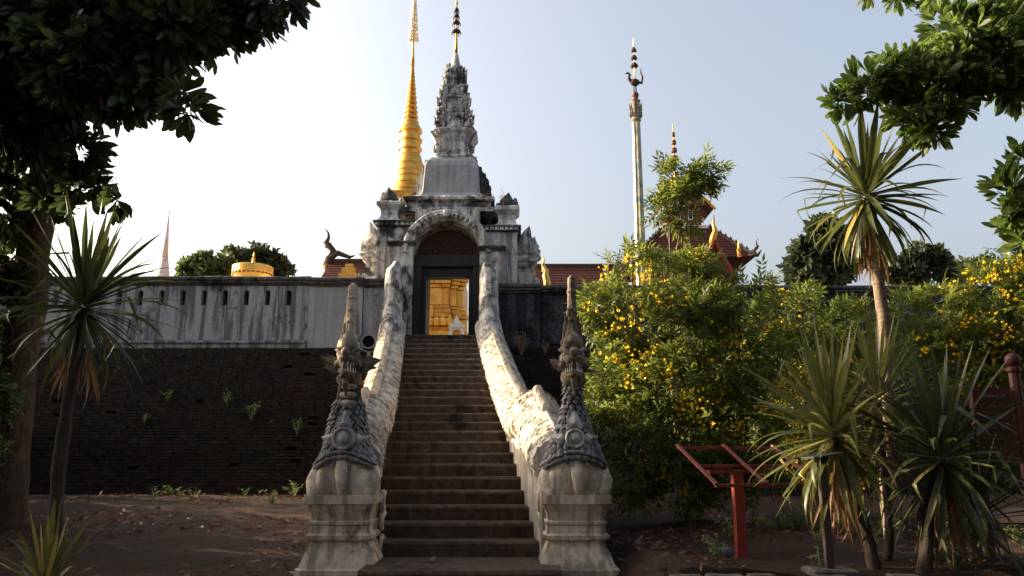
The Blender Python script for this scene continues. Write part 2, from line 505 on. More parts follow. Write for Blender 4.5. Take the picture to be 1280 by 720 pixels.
st = empty('staircase', (-.7, 10.4, 0), 'long dark brown stone staircase climbing to the temple gate', 'staircase')
rs = random.Random(4)
for k in range(-1, NST):
    y0 = 9.12 if k < 0 else D0 + TR * k + rs.uniform(-.012, .012)
    y1 = D0 + .05 if k < 0 else D0 + TR * (k + 1) + .05
    z1 = Z0 + RI * (k + 1) + rs.uniform(-.006, .006)
    xl, xr = inner(-1, y0) - .12, inner(1, y0) + .12
    mb = MB()
    n = 22
    plan = [(xl + (xr - xl) * i / n, y0 + rs.uniform(-.016, .016)) for i in range(n + 1)] + [(xr, y1), (xl, y1)]
    zz = [rs.uniform(-.016, .003) for _ in range(n + 1)] + [0, 0]
    m = len(plan)
    zb = z1 - (.5 if k < 0 else .34)
    mb.add([(x, y, zb) for x, y in plan] + [(x, y - .012 * (i <= n), z1 - .035) for i, (x, y) in enumerate(plan)] +
           [(x, y + .014 * (i <= n), z1 + zz[i]) for i, (x, y) in enumerate(plan)],
           [(i, (i + 1) % m, m + (i + 1) % m, m + i) for i in range(m)] + [(m + i, m + (i + 1) % m, 2 * m + (i + 1) % m, 2 * m + i) for i in range(m)] +
           [tuple(2 * m + i for i in range(m))])
    o = mb.build('landing' if k < 0 else 'step', M['step'], st)
TOPZ = Z0 + RI * NST


# ------------------------------------------------------------------ naga balustrades
def naga(side):
    px0 = .755 if side > 0 else -2.02           # pedestal and neck centre
    lab = ('serpent balustrade with sunlit cream body, beside the flowering shrub' if side > 0 else
           'serpent balustrade with shaded grey inner body, beside the brick embankment')
    root = empty('naga_balustrade', (px0, 10.0, float(ground_z(px0, 9.6))), lab, 'balustrade', 'serpent balustrades flanking the stairs')
    sd_ = 5 if side > 0 else 9
    rr = random.Random(sd_)
    # body
    YR = [10.2, 10.8, 11.3, 11.7, 12.0, 12.2, 12.35, 12.6, 13, 13.5, 14, 15, 16.3, 18.5, 20.3, 20.9, 21.3]
    ZR = [1.78, 1.90, 2.08, 2.24, 2.38, 2.47, 2.50, 2.46, 2.40, 2.42, 2.50, 2.80, 3.20, 4.02, 4.74, 5.05, 5.3]
    if side < 0: ZR = [z - .04 * math.exp(-((y - 12.3) ** 2)) for y, z in zip(YR, ZR)]
    ys_ = np.linspace(10.2, 21.3, 900); zr = np.interp(ys_, YR, ZR)
    sec = [(.06, -9), (.05, -.66), (.06, -.60), (.0, -.55), (-.035, -.46), (-.05, -.36), (-.03, -.26), (.03, -.17), (.11, -.10), (.20, -.045), (.29, -.01),
           (.33, .005), (.38, -.015), (.47, -.06), (.57, -.15), (.64, -.27), (.665, -.38), (.64, -.50), (.60, -.60), (.60, -9)]
    fine = []
    for i in range(len(sec) - 1):
        a, b = sec[i], sec[i + 1]; kk = 1 if -9 in (a[1], b[1]) else 3
        for q in range(kk): fine.append((a[0] + (b[0] - a[0]) * q / kk, a[1] + (b[1] - a[1]) * q / kk if -9 not in (a[1], b[1]) else a[1]))
    fine.append(sec[-1])
    V = np.zeros((len(ys_), len(fine), 3))
    for i, y in enumerate(ys_):
        zs = stair_z(y) - .35 if y > 10.6 else .1
        fl = .8 * math.exp(-((y - 12.75) / .62) ** 2)
        for j, (u, dz) in enumerate(fine):
            z = min(zs, zr[i] - .7) if dz < -8 else zr[i] + dz * (1 - fl * max(0, 1 + dz / .4))
            if j == len(fine) - 1: z = min(zs, .9 + (y - 12) * .25 if y > 12 else .1)
            V[i, j] = (inner(side, y) + side * u, y, z)
    P = V.reshape(-1, 3)
    du = np.gradient(V, axis=0); dv = np.gradient(V, axis=1); nn = np.cross(du, dv); nn /= np.linalg.norm(nn, axis=2, keepdims=True) + 1e-9
    if side > 0: nn = -nn
    if nn[100, 8, 2] < 0: nn = -nn
    for i, y in enumerate(ys_):
        for j, (u, dz) in enumerate(fine):
            if dz < -8: continue
            q = Vector(V[i, j])
            ph = y * 9.0 + (-dz) * 8.5 + 1.0 * noise.noise(q * 1.3) + .35 * noise.noise(q * 4.5)
            fr_ = ph - math.floor(ph); saw = (fr_ / .75 if fr_ < .75 else (1 - fr_) / .25) - .5
            a = .028 * min(1, .25 - dz * 6) * (.35 + 1.3 * abs(noise.noise(q * 1.7 + Vector((5, 0, 0)))))
            dd = saw * a + .006 * noise.noise(q * 5.3) + .014 * noise.noise(q * 1.3) + .006 * noise.noise(q * 17)
            V[i, j] += nn[i, j] * dd
    na, nb = V.shape[:2]
    ii = (np.arange(na - 1)[:, None] * nb + np.arange(nb - 1)[None]).ravel()
    ff = np.stack([ii, ii + 1, ii + 1 + nb, ii + nb], 1)
    if side < 0: ff = ff[:, ::-1]
    me = np_mesh('body', V.reshape(-1, 3), ff); me.polygons.foreach_set('use_smooth', [True] * len(me.polygons))
    link('body', me, root, M['naga'])
    mb = MB(); mb.add([tuple(q) for q in V[0]], [tuple(range(nb))]); mb.build('front_plate', M['naga'], root)
    # carved feather strokes lying over the body like long scales
    pos, dd_, nn_ = [], [], []
    mid = next(j for j, q in enumerate(fine) if q[0] >= .33)
    for i in range(12, na - 40, 8):
        for j in range(2, nb - 2):
            if fine[j][1] < -.57 or abs(j - mid) < 2: continue
            if (i // 8 + j) % 2: continue
            k = -1 if j < mid else 1
            al = Vector(V[i - 1, j] - V[i + 1, j]).normalized(); dn = Vector(V[i, j + k] - V[i, j])
            if dn.length < 1e-5: continue
            dn.normalize(); n_ = Vector(nn[i, j])
            d_ = (al * .75 + dn * .75 + n_ * .055 + Vector((rr.uniform(-.05, .05), rr.uniform(-.05, .05), rr.uniform(-.05, .05)))).normalized()
            pos.append(tuple(Vector(V[i, j]) + n_ * .002)); dd_.append(tuple(d_)); nn_.append(tuple(n_))
    tv, tf = blade(1, ((0, .10), (.35, .17), (.75, .13), (1, .02)), .10, -.38)
    d = np.array(dd_); n_ = np.array(nn_); yv = unit(np.cross(n_, d)); zv = np.cross(d, yv)
    me = scatter('feather_scales', tv, tf, np.array(pos), np.stack([d, yv, zv], 2), .122 * (.8 + .4 * RNG.random(len(pos))))
    tag(link('feather_scales', me, root, M['naga']), kind='stuff')
    # row of pointed scales along the back
    mb = MB(); y = 11.5
    while y < 20.6:
        z = float(np.interp(y, YR, ZR)); s_ = rr.uniform(.85, 1.15); x = inner(side, y) + side * .33
        mb.loft([(-1, -1), (1, -1), (1.1, .2), (0, 1.1), (-1.1, .2)], [(.065, .05 * s_, -.06), (.06, .045 * s_, .045), (.025, .02, .10 * s_)], (x, y, z))
        y += .098
    mb.build('ridge_scales', M['naga'], root, kind='stuff')
    # tail beside the door
    mb = MB(); x = lambda yy: inner(side, yy) + side * .30
    mb.tube([(x(20.4), 20.4, 4.35), (x(20.8), 20.75, 4.85), (x(21.1), 21.05, 5.4), (x(21.25), 21.2, 6.0), (x(21.35), 21.3, 6.45), (x(21.35) - .05 * side, 21.35, 6.72)],
            [.30, .30, .27, .25, .23, .10], 14, 1.25)
    mb.build('tail', M['plaster'], root, smooth=True, rough=(.09, .035))
    # pedestal with mouldings
    gz = .12
    mb = MB()
    hp = [(.435, .0), (.435, .12), (.405, .13), (.345, .30), (.31, .385), (.30, .42), (.345, .445), (.35, .49), (.315, .51), (.31, .60), (.325, .615), (.325, .64), (.30, .655), (.32, .75), (.34, .80), (.34, .835), (.375, .845), (.375, .945)]
    mb.loft(redent(.84, .92), [(a * 1.10, a * 1.08 + .02, z) for a, z in hp], (px0, 10.04, gz))
    ped = mb.build('pedestal', M['pedestal'], root, rough=(.10, .007))
    mb = MB()      # scroll carving beside the stairs
    sx = px0 - side * .34
    for q in range(3):
        pth = []
        for t in range(15):
            a = t / 14 * 4.6; rr_ = .15 * (1 - t / 17)
            pth.append((sx - side * (.05 + .01 * q), 10.42 + rr_ * math.cos(a + q) - .02 * q, .42 + .26 * q + rr_ * math.sin(a + q)))
        mb.tube(pth, [.045 * (1 - t / 20) for t in range(15)], 6)
    mb.build('scroll', M['naga'], root, smooth=True)
    # neck
    if side > 0:
        ZN = [1.04, 1.12, 1.26, 1.45, 1.60, 1.80, 2.0, 2.12, 2.22, 2.40, 2.55]; RN = [.33, .37, .395, .365, .315, .235, .155, .128, .115, .108, .118]
    else:
        ZN = [1.04, 1.12, 1.26, 1.45, 1.60, 1.80, 2.0, 2.12, 2.22, 2.40, 2.55]; RN = [.33, .36, .375, .345, .290, .245, .210, .180, .155, .135, .13]
    yc = lambda z: 10.05 - .06 * (z - 1.05)
    mb = MB(); zz = np.linspace(1.04, 2.55, 34)
    mb.loft(circle(28), [(float(np.interp(z, ZN, RN)), float(np.interp(z, ZN, RN)) * .95, z, 0, yc(z)) for z in zz], (px0, 0, 0))
    mb.build('neck', M['naga_black'], root, smooth=True, rough=(.07, .012))
    # overlapping scales
    pos, dr, nr, sc = [], [], [], []
    z = 1.47; row = 0
    while z < (2.42 if side > 0 else 2.2):
        r = float(np.interp(z, ZN, RN)); k = int(2 * math.pi * r / .085); sz = .094 - .028 * (z - 1.47)
        for i in range(k):
            a = 2 * math.pi * (i + .5 * (row % 2)) / k
            if math.sin(a) > .75: continue
            n_ = Vector((math.cos(a), math.sin(a) * .95, .18)).normalized()
            pos.append((px0 + math.cos(a) * r, yc(z) + math.sin(a) * r * .95, z + .03)); nr.append(n_)
            dr.append((Vector((n_.x * .62, n_.y * .62, -1)) + Vector((rr.uniform(-.1, .1), 0, 0))).normalized()); sc.append(sz * rr.uniform(.85, 1.2))
        z += .058; row += 1
    tv, tf = blade(1, ((0, .40), (.5, .50), (1.15, .04)), -.0, -.55)
    d = np.array([tuple(q) for q in dr]); n_ = np.array([tuple(q) for q in nr])
    yv = unit(np.cross(n_, d)); zv = np.cross(d, yv)
    me = scatter('scales', tv, tf, np.array(pos), np.stack([d, yv, zv], 2), np.array(sc))
    tag(link('scales', me, root, M['naga_dark']), kind='stuff')
    # bare chest under the scaled collar
    mb = MB()
    mb.loft(circle(24), [(float(np.interp(z, ZN, RN)) + .004, float(np.interp(z, ZN, RN)) * .95 + .004, z, 0, yc(z)) for z in np.linspace(1.04, 1.47, 10)], (px0, 0, 0))
    for sx in (-1, 1):
        mb.ball((px0 + sx * .20, 9.90, 1.17), (.165, .21, .27), 16, 10)
        mb.tube([(px0 + sx * .30, 9.98, 1.38), (px0 + sx * .345, 9.86, 1.22), (px0 + sx * .33, 9.76, 1.10), (px0 + sx * .30, 9.68, 1.08)], [.10, .105, .075, .03], 10)
    mb.build('chest', M['pedestal'], root, smooth=True, rough=(.06, .012))
    mb = MB()
    mb.tube([(px0, 9.76, 1.52), (px0 + .01, 9.64, 1.32), (px0 + .015, 9.63, 1.15), (px0 + .01, 9.645, 1.02)], [.085, .075, .05, .012], 8, .6)
    mb.build('keel', M['pedestal'], root, smooth=True)
    mb = MB()      # beaded hem of the collar
    for i in range(40):
        a = math.pi + math.pi * (i + .5) / 40 if True else 0
        ca, sa = math.cos(a), math.sin(a)
        zz_ = 1.50 - .16 * abs(ca) ** 2; r = float(np.interp(zz_, ZN, RN)) + .02
        mb.ball((px0 + ca * r, yc(zz_) + sa * r * .98, zz_), rr.uniform(.024, .036), 7, 4)
        zz_ += .06
        mb.ball((px0 + ca * r, yc(zz_) + sa * r * .98, zz_), rr.uniform(.018, .03), 6, 4)
    mb.build('collar_hem', M['naga_dark'], root, smooth=True)
    if side < 0:
        for q in range(4):
            mb = MB(); zq = 2.14 + .105 * q; rq = float(np.interp(zq, ZN, RN))
            mb.ball((px0 + .005 * q, yc(zq) - rq * .55, zq), (rq * .74, rq * .56, .062), 12, 6); mb.build('throat_plate', M['pedestal'], root, rough=(.05, .008))
    # medallion
    zc = 1.72; rN = float(np.interp(zc, ZN, RN)); yf = yc(zc) - rN * .95 - .035
    mb = MB(); kM = .88 if side > 0 else 1.05; prof = [(.135, .05), (.135, .0), (.125, -.022), (.105, -.022), (.10, .0), (.085, .0), (.08, -.012), (.06, -.014), (.05, -.035), (.02, -.048), (.002, -.05)]; prof = [(a_ * kM, b_) for a_, b_ in prof]
    n = 26; vs_, fs_ = [], []
    for r, dy in prof:
        vs_ += [(px0 + r * math.cos(2 * math.pi * k / n), yf + dy + (r * math.sin(2 * math.pi * k / n)) * .12, zc + r * math.sin(2 * math.pi * k / n)) for k in range(n)]
    for i in range(len(prof) - 1):
        for k in range(n): fs_.append((i * n + k, i * n + (k + 1) % n, (i + 1) * n + (k + 1) % n, (i + 1) * n + k))
    mb.add(vs_, fs_)
    med = mb.build('medallion', M['plaster_pale'], root, smooth=True)
    for (dx, dz, h, wd, ln, rot) in ((0, .115, .23, .15, 0, 0), (-.13, -.01, .17, .11, 0, 80), (.13, -.01, .17, .11, 0, -80)):
        mb = MB(); mb.flame((0, 0, 0), h, wd, .04); mb.flame((0, -.025, .03), h * .6, wd * .5, .035)
        c, s_ = math.cos(R(rot)), math.sin(R(rot))
        yy = yf + .02 + abs(dx) * .35
        mb.v = [(px0 + dx + x * c - z * s_, yy + y + abs(x * c - z * s_) * .55 * (rot != 0) + z * .22 * (rot == 0), zc + dz + x * s_ + z * c) for x, y, z in mb.v]
        sub(mb.build('petal', M['plaster_pale']), med)
    # head, facing the visitor, mouth open
    hy = yc(2.6) - .03
    mb = MB()
    mb.ball((px0, hy, 2.66), (.175, .20, .19), 16, 10)
    mb.ball((px0, hy - .15, 2.68), (.125, .17, .095), 14, 8)      # upper snout
    mb.ball((px0, hy - .28, 2.745), (.062, .06, .06), 10, 6)        # nose curl
    mb.ball((px0, hy + .03, 2.46), (.17, .17, .15), 14, 8)
    for sx in (-1, 1):
        mb.ball((px0 + sx * .13, hy - .09, 2.62), (.06, .08, .06), 10, 6)
        mb.tube([(px0 + sx * .05, hy - .27, 2.72), (px0 + sx * .12, hy - .21, 2.79), (px0 + sx * .17, hy - .08, 2.80)], [.022, .03, .02], 6)
    HS = .95
    def slim(): mb.v = [(px0 + (x - px0) * HS, hy + (y - hy) * .95, z) for x, y, z in mb.v]
    slim(); head = mb.build('head', M['naga_brown'], root, smooth=True, rough=(.05, .014))
    mb = MB()
    mb.ball((px0, hy - .12, 2.475), (.11, .17, .05), 14, 6)
    mb.ball((px0, hy - .25, 2.50), (.06, .05, .045), 10, 6)
    mb.tube([(px0, hy - .2, 2.47), (px0, hy - .22, 2.36), (px0 + .01, hy - .17, 2.22)], [.05, .04, .01], 8)
    slim(); mb.build('lower_jaw', M['naga_brown'], root, smooth=True, rough=(.05, .01))
    mb = MB()
    for sx in (-1, 1):
        for q in range(4):
            mb.tube([(px0 + sx * (.035 + .024 * q), hy - .27 + .045 * q, 2.515), (px0 + sx * (.035 + .024 * q), hy - .28 + .045 * q, 2.515 + (.055 if q else .075))], [.014, .003], 5)
            mb.tube([(px0 + sx * (.03 + .028 * q), hy - .27 + .05 * q, 2.63), (px0 + sx * (.03 + .028 * q), hy - .28 + .05 * q, 2.63 - (.045 if q != 1 else .075))], [.014, .003], 5)
    slim(); mb.build('teeth', M['white'], root, kind='stuff')
    for sx in (-1, 1):
        mb = MB(); mb.ball((px0 + sx * .105, hy - .175, 2.735), (.034, .03, .036), 10, 6)
        slim(); mb.build('eye', M['plaster_pale'], root, smooth=True)
        mb = MB(); big = .30 if side < 0 else (.20 if sx < 0 else .12)
        mb.flame((0, 0, 0), big, big * .6, .03, 0, 0, .25); mb.flame((0, .03, 0), big * .8, big * .5, .03, -.4 * sx); mb.flame((0, .03, 0), big * .7, big * .5, .03, .5 * sx)
        a = R(-68 * sx); c, s_ = math.cos(a), math.sin(a)
        mb.v = [(px0 + sx * .13 + x * c + z * -s_, hy - .02 + y, 2.60 + x * s_ * 1 + z * c) for x, y, z in mb.v]
        slim(); mb.build('ear_fin', M['naga_brown'], root)
    mb = MB()      # forehead shield
    mb.prism([(px0 + .135 * a, 2.77 + .23 * b) for a, b in ((-.7, 0), (.7, 0), (1, .25), (.9, .55), (.5, .85), (0, 1.1), (-.5, .85), (-.9, .55), (-1, .25))], hy - .19, hy - .02, bulge=.05)
    slim(); mb.build('forehead_shield', M['pedestal' if side < 0 else 'naga_brown'], root, smooth=True)
    # tall crest
    mb = MB()
    if side > 0:
        zc_ = [2.70, 2.85, 2.95, 3.05, 3.17, 3.25, 3.28, 3.32, 3.40, 3.52, 3.55, 3.59, 3.68, 3.73, 3.77]; rc_ = [.12, .125, .115, .09, .07, .064, .075, .06, .055, .052, .064, .052, .055, .05, .02]
    else:
        zc_ = [2.70, 2.85, 2.95, 3.05, 3.17, 3.22, 3.25, 3.29, 3.38, 3.44, 3.47, 3.50, 3.58, 3.63, 3.67]; rc_ = [.12, .11, .095, .085, .080, .078, .088, .077, .075, .073, .082, .07, .065, .05, .015]
    mb.loft(circle(14), [(r, r * 1.05, z, 0, hy + .05 - .03 * (z - 2.7)) for r, z in zip(rc_, zc_)], (px0, 0, 0))
    for q in range(4):
        for sx in (-1, 1):
            mb.flame((px0 + sx * (.115 - .018 * q), hy + .01, 2.78 + .11 * q), .15, .06, .025, sx * .2)
    for q in range(3): mb.flame((px0, hy - .07 + .015 * q, 2.98 + .15 * q), .17, .08, .03)
    mb.build('crest', M['pedestal' if side < 0 else 'naga_brown'], root, smooth=False, rough=(.07, .008))
    return root


naga(1); naga(-1)


# ------------------------------------------------------------------ brick embankments under the walls
def embankment(x0, x1, label):
    root = empty('brick_embankment', ((x0 + x1) / 2, 18, .5), label, 'retaining wall')
    rr = random.Random(int(x0 * 7) + 99)
    zA, zB, yA, yB = .45, 4.36, 17.9, 21.15
    n = 54; h = (zB - zA) / n
    mb = MB(); mb.prism([(yA + .16, zA - .6), (yA + .16, zA), (yB + .12, zB - .03), (yB + .8, zB - .03), (yB + .8, zA - .6)], x0, x1, axis='x')
    mb.build('core', M['brick'], root)
    mb = MB()
    for i in range(n):
        z = zA + h * i; y = yA + (yB - yA) * i / n; x = x0 - rr.uniform(0, .28)
        while x < x1:
            L = rr.uniform(.22, .32); xe = min(x + L - .014, x1)
            if rr.random() > .012 and xe > max(x, x0):
                dy = rr.uniform(-.022, .014) + .10 * noise.noise(Vector((x * .45, z * .7, 3))) + .03 * noise.noise(Vector((x * 1.7, z * 2.5, 9))); dz = rr.uniform(-.006, .004)
                X0, X1 = max(x, x0), xe
                mb.add([(X0, y + dy, z), (X1, y + dy + rr.uniform(-.01, .01), z), (X1, y + dy, z + h - .012 + dz), (X0, y + dy, z + h - .012 + dz), (X0, y + .22, z + h - .012 + dz), (X1, y + .22, z + h - .012 + dz), (X0, y + .22, z), (X1, y + .22, z)],
                       [(0, 1, 2, 3), (3, 2, 5, 4), (0, 3, 4, 6), (1, 7, 5, 2)])
            x += L
    mb.build('bricks', M['brick'], root, kind='stuff')
    return root
embankment(-19, inner(-1, 18) - .45, 'dark sloping brick embankment below the white parapet wall')
embankment(inner(1, 18) + .45, 23, 'dark brick embankment below the mould blackened wall behind flowering shrubs')


# ------------------------------------------------------------------ parapet walls
def extrude_x(mb, prof, x0, x1):
    """prof (y, z) closed loop run along X"""
    mb.prism(prof, x0, x1, axis='x')


def slotted_panel(mb, x0, x1, yf, yb, z0, z1, slots, sw, sz0, sz1):
    """wall face with blind round-headed slots"""
    edges = [x0] + [c for s_ in slots for c in (s_ - sw / 2, s_ + sw / 2)] + [x1]
    V, Fc = [], []
    def quad(a, b, c, d): k = len(V); V.extend([a, b, c, d]); Fc.append((k, k + 1, k + 2, k + 3))
    for i in range(0, len(edges), 2):
        a, b = edges[i], edges[i + 1]
        quad((a, yf, z0), (b, yf, z0), (b, yf, z1), (a, yf, z1))
    for c in slots:
        l, r = c - sw / 2, c + sw / 2; hd = sz1 - sw / 2
        quad((l, yf, z0), (r, yf, z0), (r, yf, sz0), (l, yf, sz0))
        arc = [(c - sw / 2 * math.cos(math.pi * t / 8), hd + sw / 2 * math.sin(math.pi * t / 8)) for t in range(9)]
        for (xa, za), (xb, zb) in zip(arc[:-1], arc[1:]): quad((xa, yf, za), (xb, yf, zb), (xb, yf, z1), (xa, yf, z1))
        loop = [(l, sz0)] + arc + [(r, sz0)]
        for (xa, za), (xb, zb) in zip(loop, loop[1:] + loop[:1]): quad((xa, yf, za), (xb, yf, zb), (xb, yf + .3, zb), (xa, yf + .3, za))
        k = len(V); V.extend([(x, yf + .3, z) for x, z in loop]); Fc.append(tuple(range(k, k + len(loop))))
    quad((x0, yf, z1), (x1, yf, z1), (x1, yb, z1), (x0, yb, z1))
    quad((x0, yb, z0), (x0, yf, z0), (x0, yf, z1), (x0, yb, z1)); quad((x1, yf, z0), (x1, yb, z0), (x1, yb, z1), (x1, yf, z1))
    quad((x1, yb, z0), (x0, yb, z0), (x0, yb, z1), (x1, yb, z1))
    mb.add(V, Fc)


def wall_run(x0, x1, yf, zb, zt, slots, mats, label, plinth=True, name='parapet_wall', group=None):
    root = empty(name, ((x0 + x1) / 2, yf + .3, zb), label, 'wall', group)
    mb = MB(); slotted_panel(mb, x0, x1, yf, yf + .6, zb, zt - .24, slots, .15, zt - .78, zt - .36)
    mb.build('panel', mats[0], root)
    mb = MB()
    extrude_x(mb, [(yf - .03, zt - .238), (yf - .03, zt - .19), (yf - .09, zt - .17), (yf - .09, zt - .11), (yf - .13, zt - .09), (yf - .13, zt - .03), (yf - .10, zt), (yf + .1, zt + .04), (yf + .62, zt + .03), (yf + .62, zt - .238)], x0, x1)
    mb.build('coping', mats[1], root, rough=(.16, .022))
    if plinth:
        mb = MB(); extrude_x(mb, [(yf - .10, zb), (yf - .10, zb + .17), (yf - .003, zb + .20), (yf - .003, zb)], x0, x1)
        extrude_x(mb, [(yf - .16, zb + .171), (yf - .17, zb + .235), (yf - .003, zb + .26), (yf - .003, zb + .21)], x0, x1 - .02)
        mb.build('plinth', mats[0], root, rough=(.2, .012))
    return root

wall_run(-19, -5.52, 21.35, 4.33, 6.33, [-10.12 + .577 * k for k in range(-4, 8)], (M['plaster_wall'], M['coping']),
         'streaky white parapet wall pierced by a row of small round headed slots')
wall_run(-5.5, -4.05, 21.27, 4.30, 6.29, [], (M['plaster_clean'], M['coping']), 'plain pale wall bay between slotted wall and gate pier', False, 'wall_bay')
wall_run(-4.03, -3.32, 21.32, 4.30, 6.27, [], (M['plaster_wall'], M['coping']), 'narrow streaked wall bay touching the gate, behind the lamp', False, 'wall_bay')
wall_run(-.36, .78, 21.30, 4.30, 6.12, [], (M['plaster_black'], M['coping']), 'blackened wall bay right against the gate pier', False, 'wall_bay')
wall_run(.80, 23, 21.36, 4.30, 6.08, [2.2 + .8 * k for k in range(24)], (M['plaster_black'], M['coping']),
         'mould blackened parapet wall half hidden behind yellow flowering shrubs')


# ------------------------------------------------------------------ gate
XG = -1.85
gate = empty('temple_gate', (XG, 23.5, 4.4), 'weathered stucco temple gate crowned with a tiered spire', 'gate')
GR = (.13, .016)
def gp(name, mat=None, rough=GR, smooth=False, bevel=0):
    o = MBG[0].build(name, mat or M['plaster'], gate, smooth, rough, bevel); MBG[0] = MB(); return o
MBG = [MB()]
def g(): return MBG[0]
for sg, dz in ((-1, 0.0), (1, -.15)):
    X = lambda a: XG + sg * a
    def bx(a, b, y0, y1, z0, z1): g().box(min(X(a), X(b)), max(X(a), X(b)), y0, y1, z0, z1)
    bx(.93, 2.0, 22.0, 25.6, 4.3, 7.96 + dz); gp('pier')
    bx(.94, 1.62, 21.80, 22.0, 4.3, 7.36 + dz); gp('pilaster')
    g().loft(SQ, [(.36, .13, 0), (.37, .14, .04), (.40, .17, .07), (.41, .18, .12), (.37, .14, .15)], (X(1.28), 21.9, 7.34 + dz)); gp('pilaster_cap', M['coping'])
    # cornice with small carved row
    g().loft(SQ, [(.56, 1.83, 0), (.60, 1.87, .04), (.60, 1.87, .09), (.66, 1.93, .11), (.66, 1.93, .17), (.6, 1.87, .19)], (X(1.45), 23.8, 7.955 + dz)); gp('cornice', M['coping'])
    for q in range(9): g().flame((X(.86 + .14 * q), 21.9, 7.98 + dz), .15, .10, .03)
    gp('cornice_carving', M['plaster'], None)['kind'] = 'stuff'
    bx(1.96, 2.42, 22.75, 25.0, 4.3, 7.30 + dz); gp('wing_wall')
    bx(2.03, 2.3, 22.55, 22.75, 4.3, 6.9 + dz); gp('wing_pilaster')
    g().loft(SQ, [(.28, 1.2, 0), (.34, 1.26, .05), (.34, 1.26, .10), (.42, 1.34, .14), (.42, 1.34, .22), (.33, 1.25, .24), (.29, 1.2, .34), (.34, 1.26, .40), (.34, 1.26, .46)], (X(2.17), 23.85, 7.1 + dz)); gp('wing_cornice')
    for q, (hh, yy, xx) in enumerate(((.82, 22.75, 2.22), (.62, 23.2, 2.42), (.55, 23.8, 2.44))):
        g().flame((X(xx), yy, 7.54 + dz), hh, .46, .16, sg * .12, 0, sg * .15)
    gp('antefix', M['plaster'], (.1, .02), True)
    # brackets stepping out under the wing eaves
    for q in range(4): g().loft(SQ, [(.10 + .035 * q, .5, 0), (.13 + .035 * q, .53, .10), (.10 + .035 * q, .5, .16)], (X(2.42), 23.3, 5.55 + .36 * q + dz))
    gp('eave_bracket')
    # block over the pier with waist and cap
    g().loft(SQ, [(.33, .33, 0), (.33, .33, .05), (.28, .28, .10), (.24, .24, .22), (.25, .25, .36), (.31, .31, .44), (.36, .36, .50), (.36, .36, .60), (.31, .31, .63)], (X(1.70), 22.4, 8.14 + dz)); gp('corner_block', M['plaster_pale'])
    g().flame((X(1.72), 22.3, 8.75 + dz), .48, .44, .14, -sg * .05, 0, sg * .3); g().flame((X(1.95), 22.6, 8.75 + dz), .42, .36, .12, sg * .1, R(90))
    gp('antefix', M['coping'], (.1, .016), True)
    # second bay of blocks further back, stepping up to the roof
    g().loft(SQ, [(.36, .7, 0), (.36, .7, .45), (.46, .8, .5), (.46, .8, .6), (.38, .72, .64)], (X(1.45), 23.6, 8.14 + dz)); gp('roof_block')
    for q in range(6):
        hh = random.uniform(.35, .62)
        g().flame((X(1.10 + .13 * q), 23.0 + .12 * (q % 3), 8.68 + dz), hh, .24, .09, sg * .2, R(random.uniform(-30, 30)), sg * random.uniform(.1, .4))
    gp('roof_flames', M['plaster'], (.09, .016))
    for q in range(3):   # mythical figures crouched on the roof corner
        g().ball((X(1.18 + .24 * q), 22.65 + .1 * q, 8.80 + dz), (.10, .10, .16), 9, 6); g().ball((X(1.20 + .24 * q), 22.60 + .1 * q, 8.99 + dz), .075, 8, 5)
    gp('roof_figure', M['plaster'], (.07, .02), True)
# centre above the door: front with round arch
AR, AZ = .93, 7.12
N_ = 20
arc = [(XG + AR * math.cos(math.pi * (1 - t / N_)), AZ + AR * math.sin(math.pi * (1 - t / N_))) for t in range(N_ + 1)]
V, Fc = [], []
for (xa, za), (xb, zb) in zip(arc[:-1], arc[1:]):
    k = len(V); V += [(xa, 22.05, za), (xb, 22.05, zb), (xb, 22.05, 8.5), (xa, 22.05, 8.5)]; Fc.append((k, k + 1, k + 2, k + 3))
    k = len(V); V += [(xa, 22.05, za), (xb, 22.05, zb), (xb, 22.5, zb), (xa, 22.5, za)]; Fc.append((k, k + 1, k + 2, k + 3))
g().add(V, Fc); g().box(XG - .928, XG + .928, 22.52, 25.6, 7.622, 8.5); gp('arch_wall', rough=None)
V, Fc = [], []
for j, (r0, y0) in enumerate(((.935, 22.05), (.935, 21.86), (1.0, 21.80), (1.10, 21.80), (1.13, 21.74), (1.22, 21.74), (1.27, 21.80), (1.27, 22.05))):
    V += [(XG + r0 * math.cos(math.pi * (1 - t / 28)), y0, AZ + .03 + r0 * math.sin(math.pi * (1 - t / 28))) for t in range(29)]
for j in range(7):
    for t in range(28): Fc.append((j * 29 + t, j * 29 + t + 1, (j + 1) * 29 + t + 1, (j + 1) * 29 + t))
g().add(V, Fc); gp('arch_hood', M['plaster'], (.1, .01))
for q in range(13):
    a = math.pi * (.5 + (q - 6) * .042); r = 1.12
    g().ball((XG + r * math.cos(a), 21.74, AZ + .03 + r * math.sin(a)), (.05, .035, .05), 7, 4)
    g().flame((XG + (r - .06) * math.cos(a), 21.76, AZ + .0 + (r - .06) * math.sin(a)), .13, .07, .03)
g().ball((XG, 21.72, AZ + 1.16), (.12, .05, .12), 12, 6); gp('arch_carving', M['plaster_pale'], None, True)['kind'] = 'stuff'
tym = [(XG + .90 * math.cos(math.pi * (1 - t / N_)), AZ + .02 + .82 * math.sin(math.pi * (1 - t / N_))) for t in range(N_ + 1)]
g().prism(tym, 22.36, 22.5); gp('tympanum', M['carved'], None)
for q in range(60):
    a = random.uniform(.1, math.pi - .1); r = random.uniform(.1, .72) ; x, z = XG + r * math.cos(a), AZ + .05 + r * .85 * math.sin(a)
    g().flame((x, 22.35, z - .04), random.uniform(.08, .14), .07, .03, random.uniform(-.3, .3))
gp('tympanum_carving', M['carved'], None)['kind'] = 'stuff'
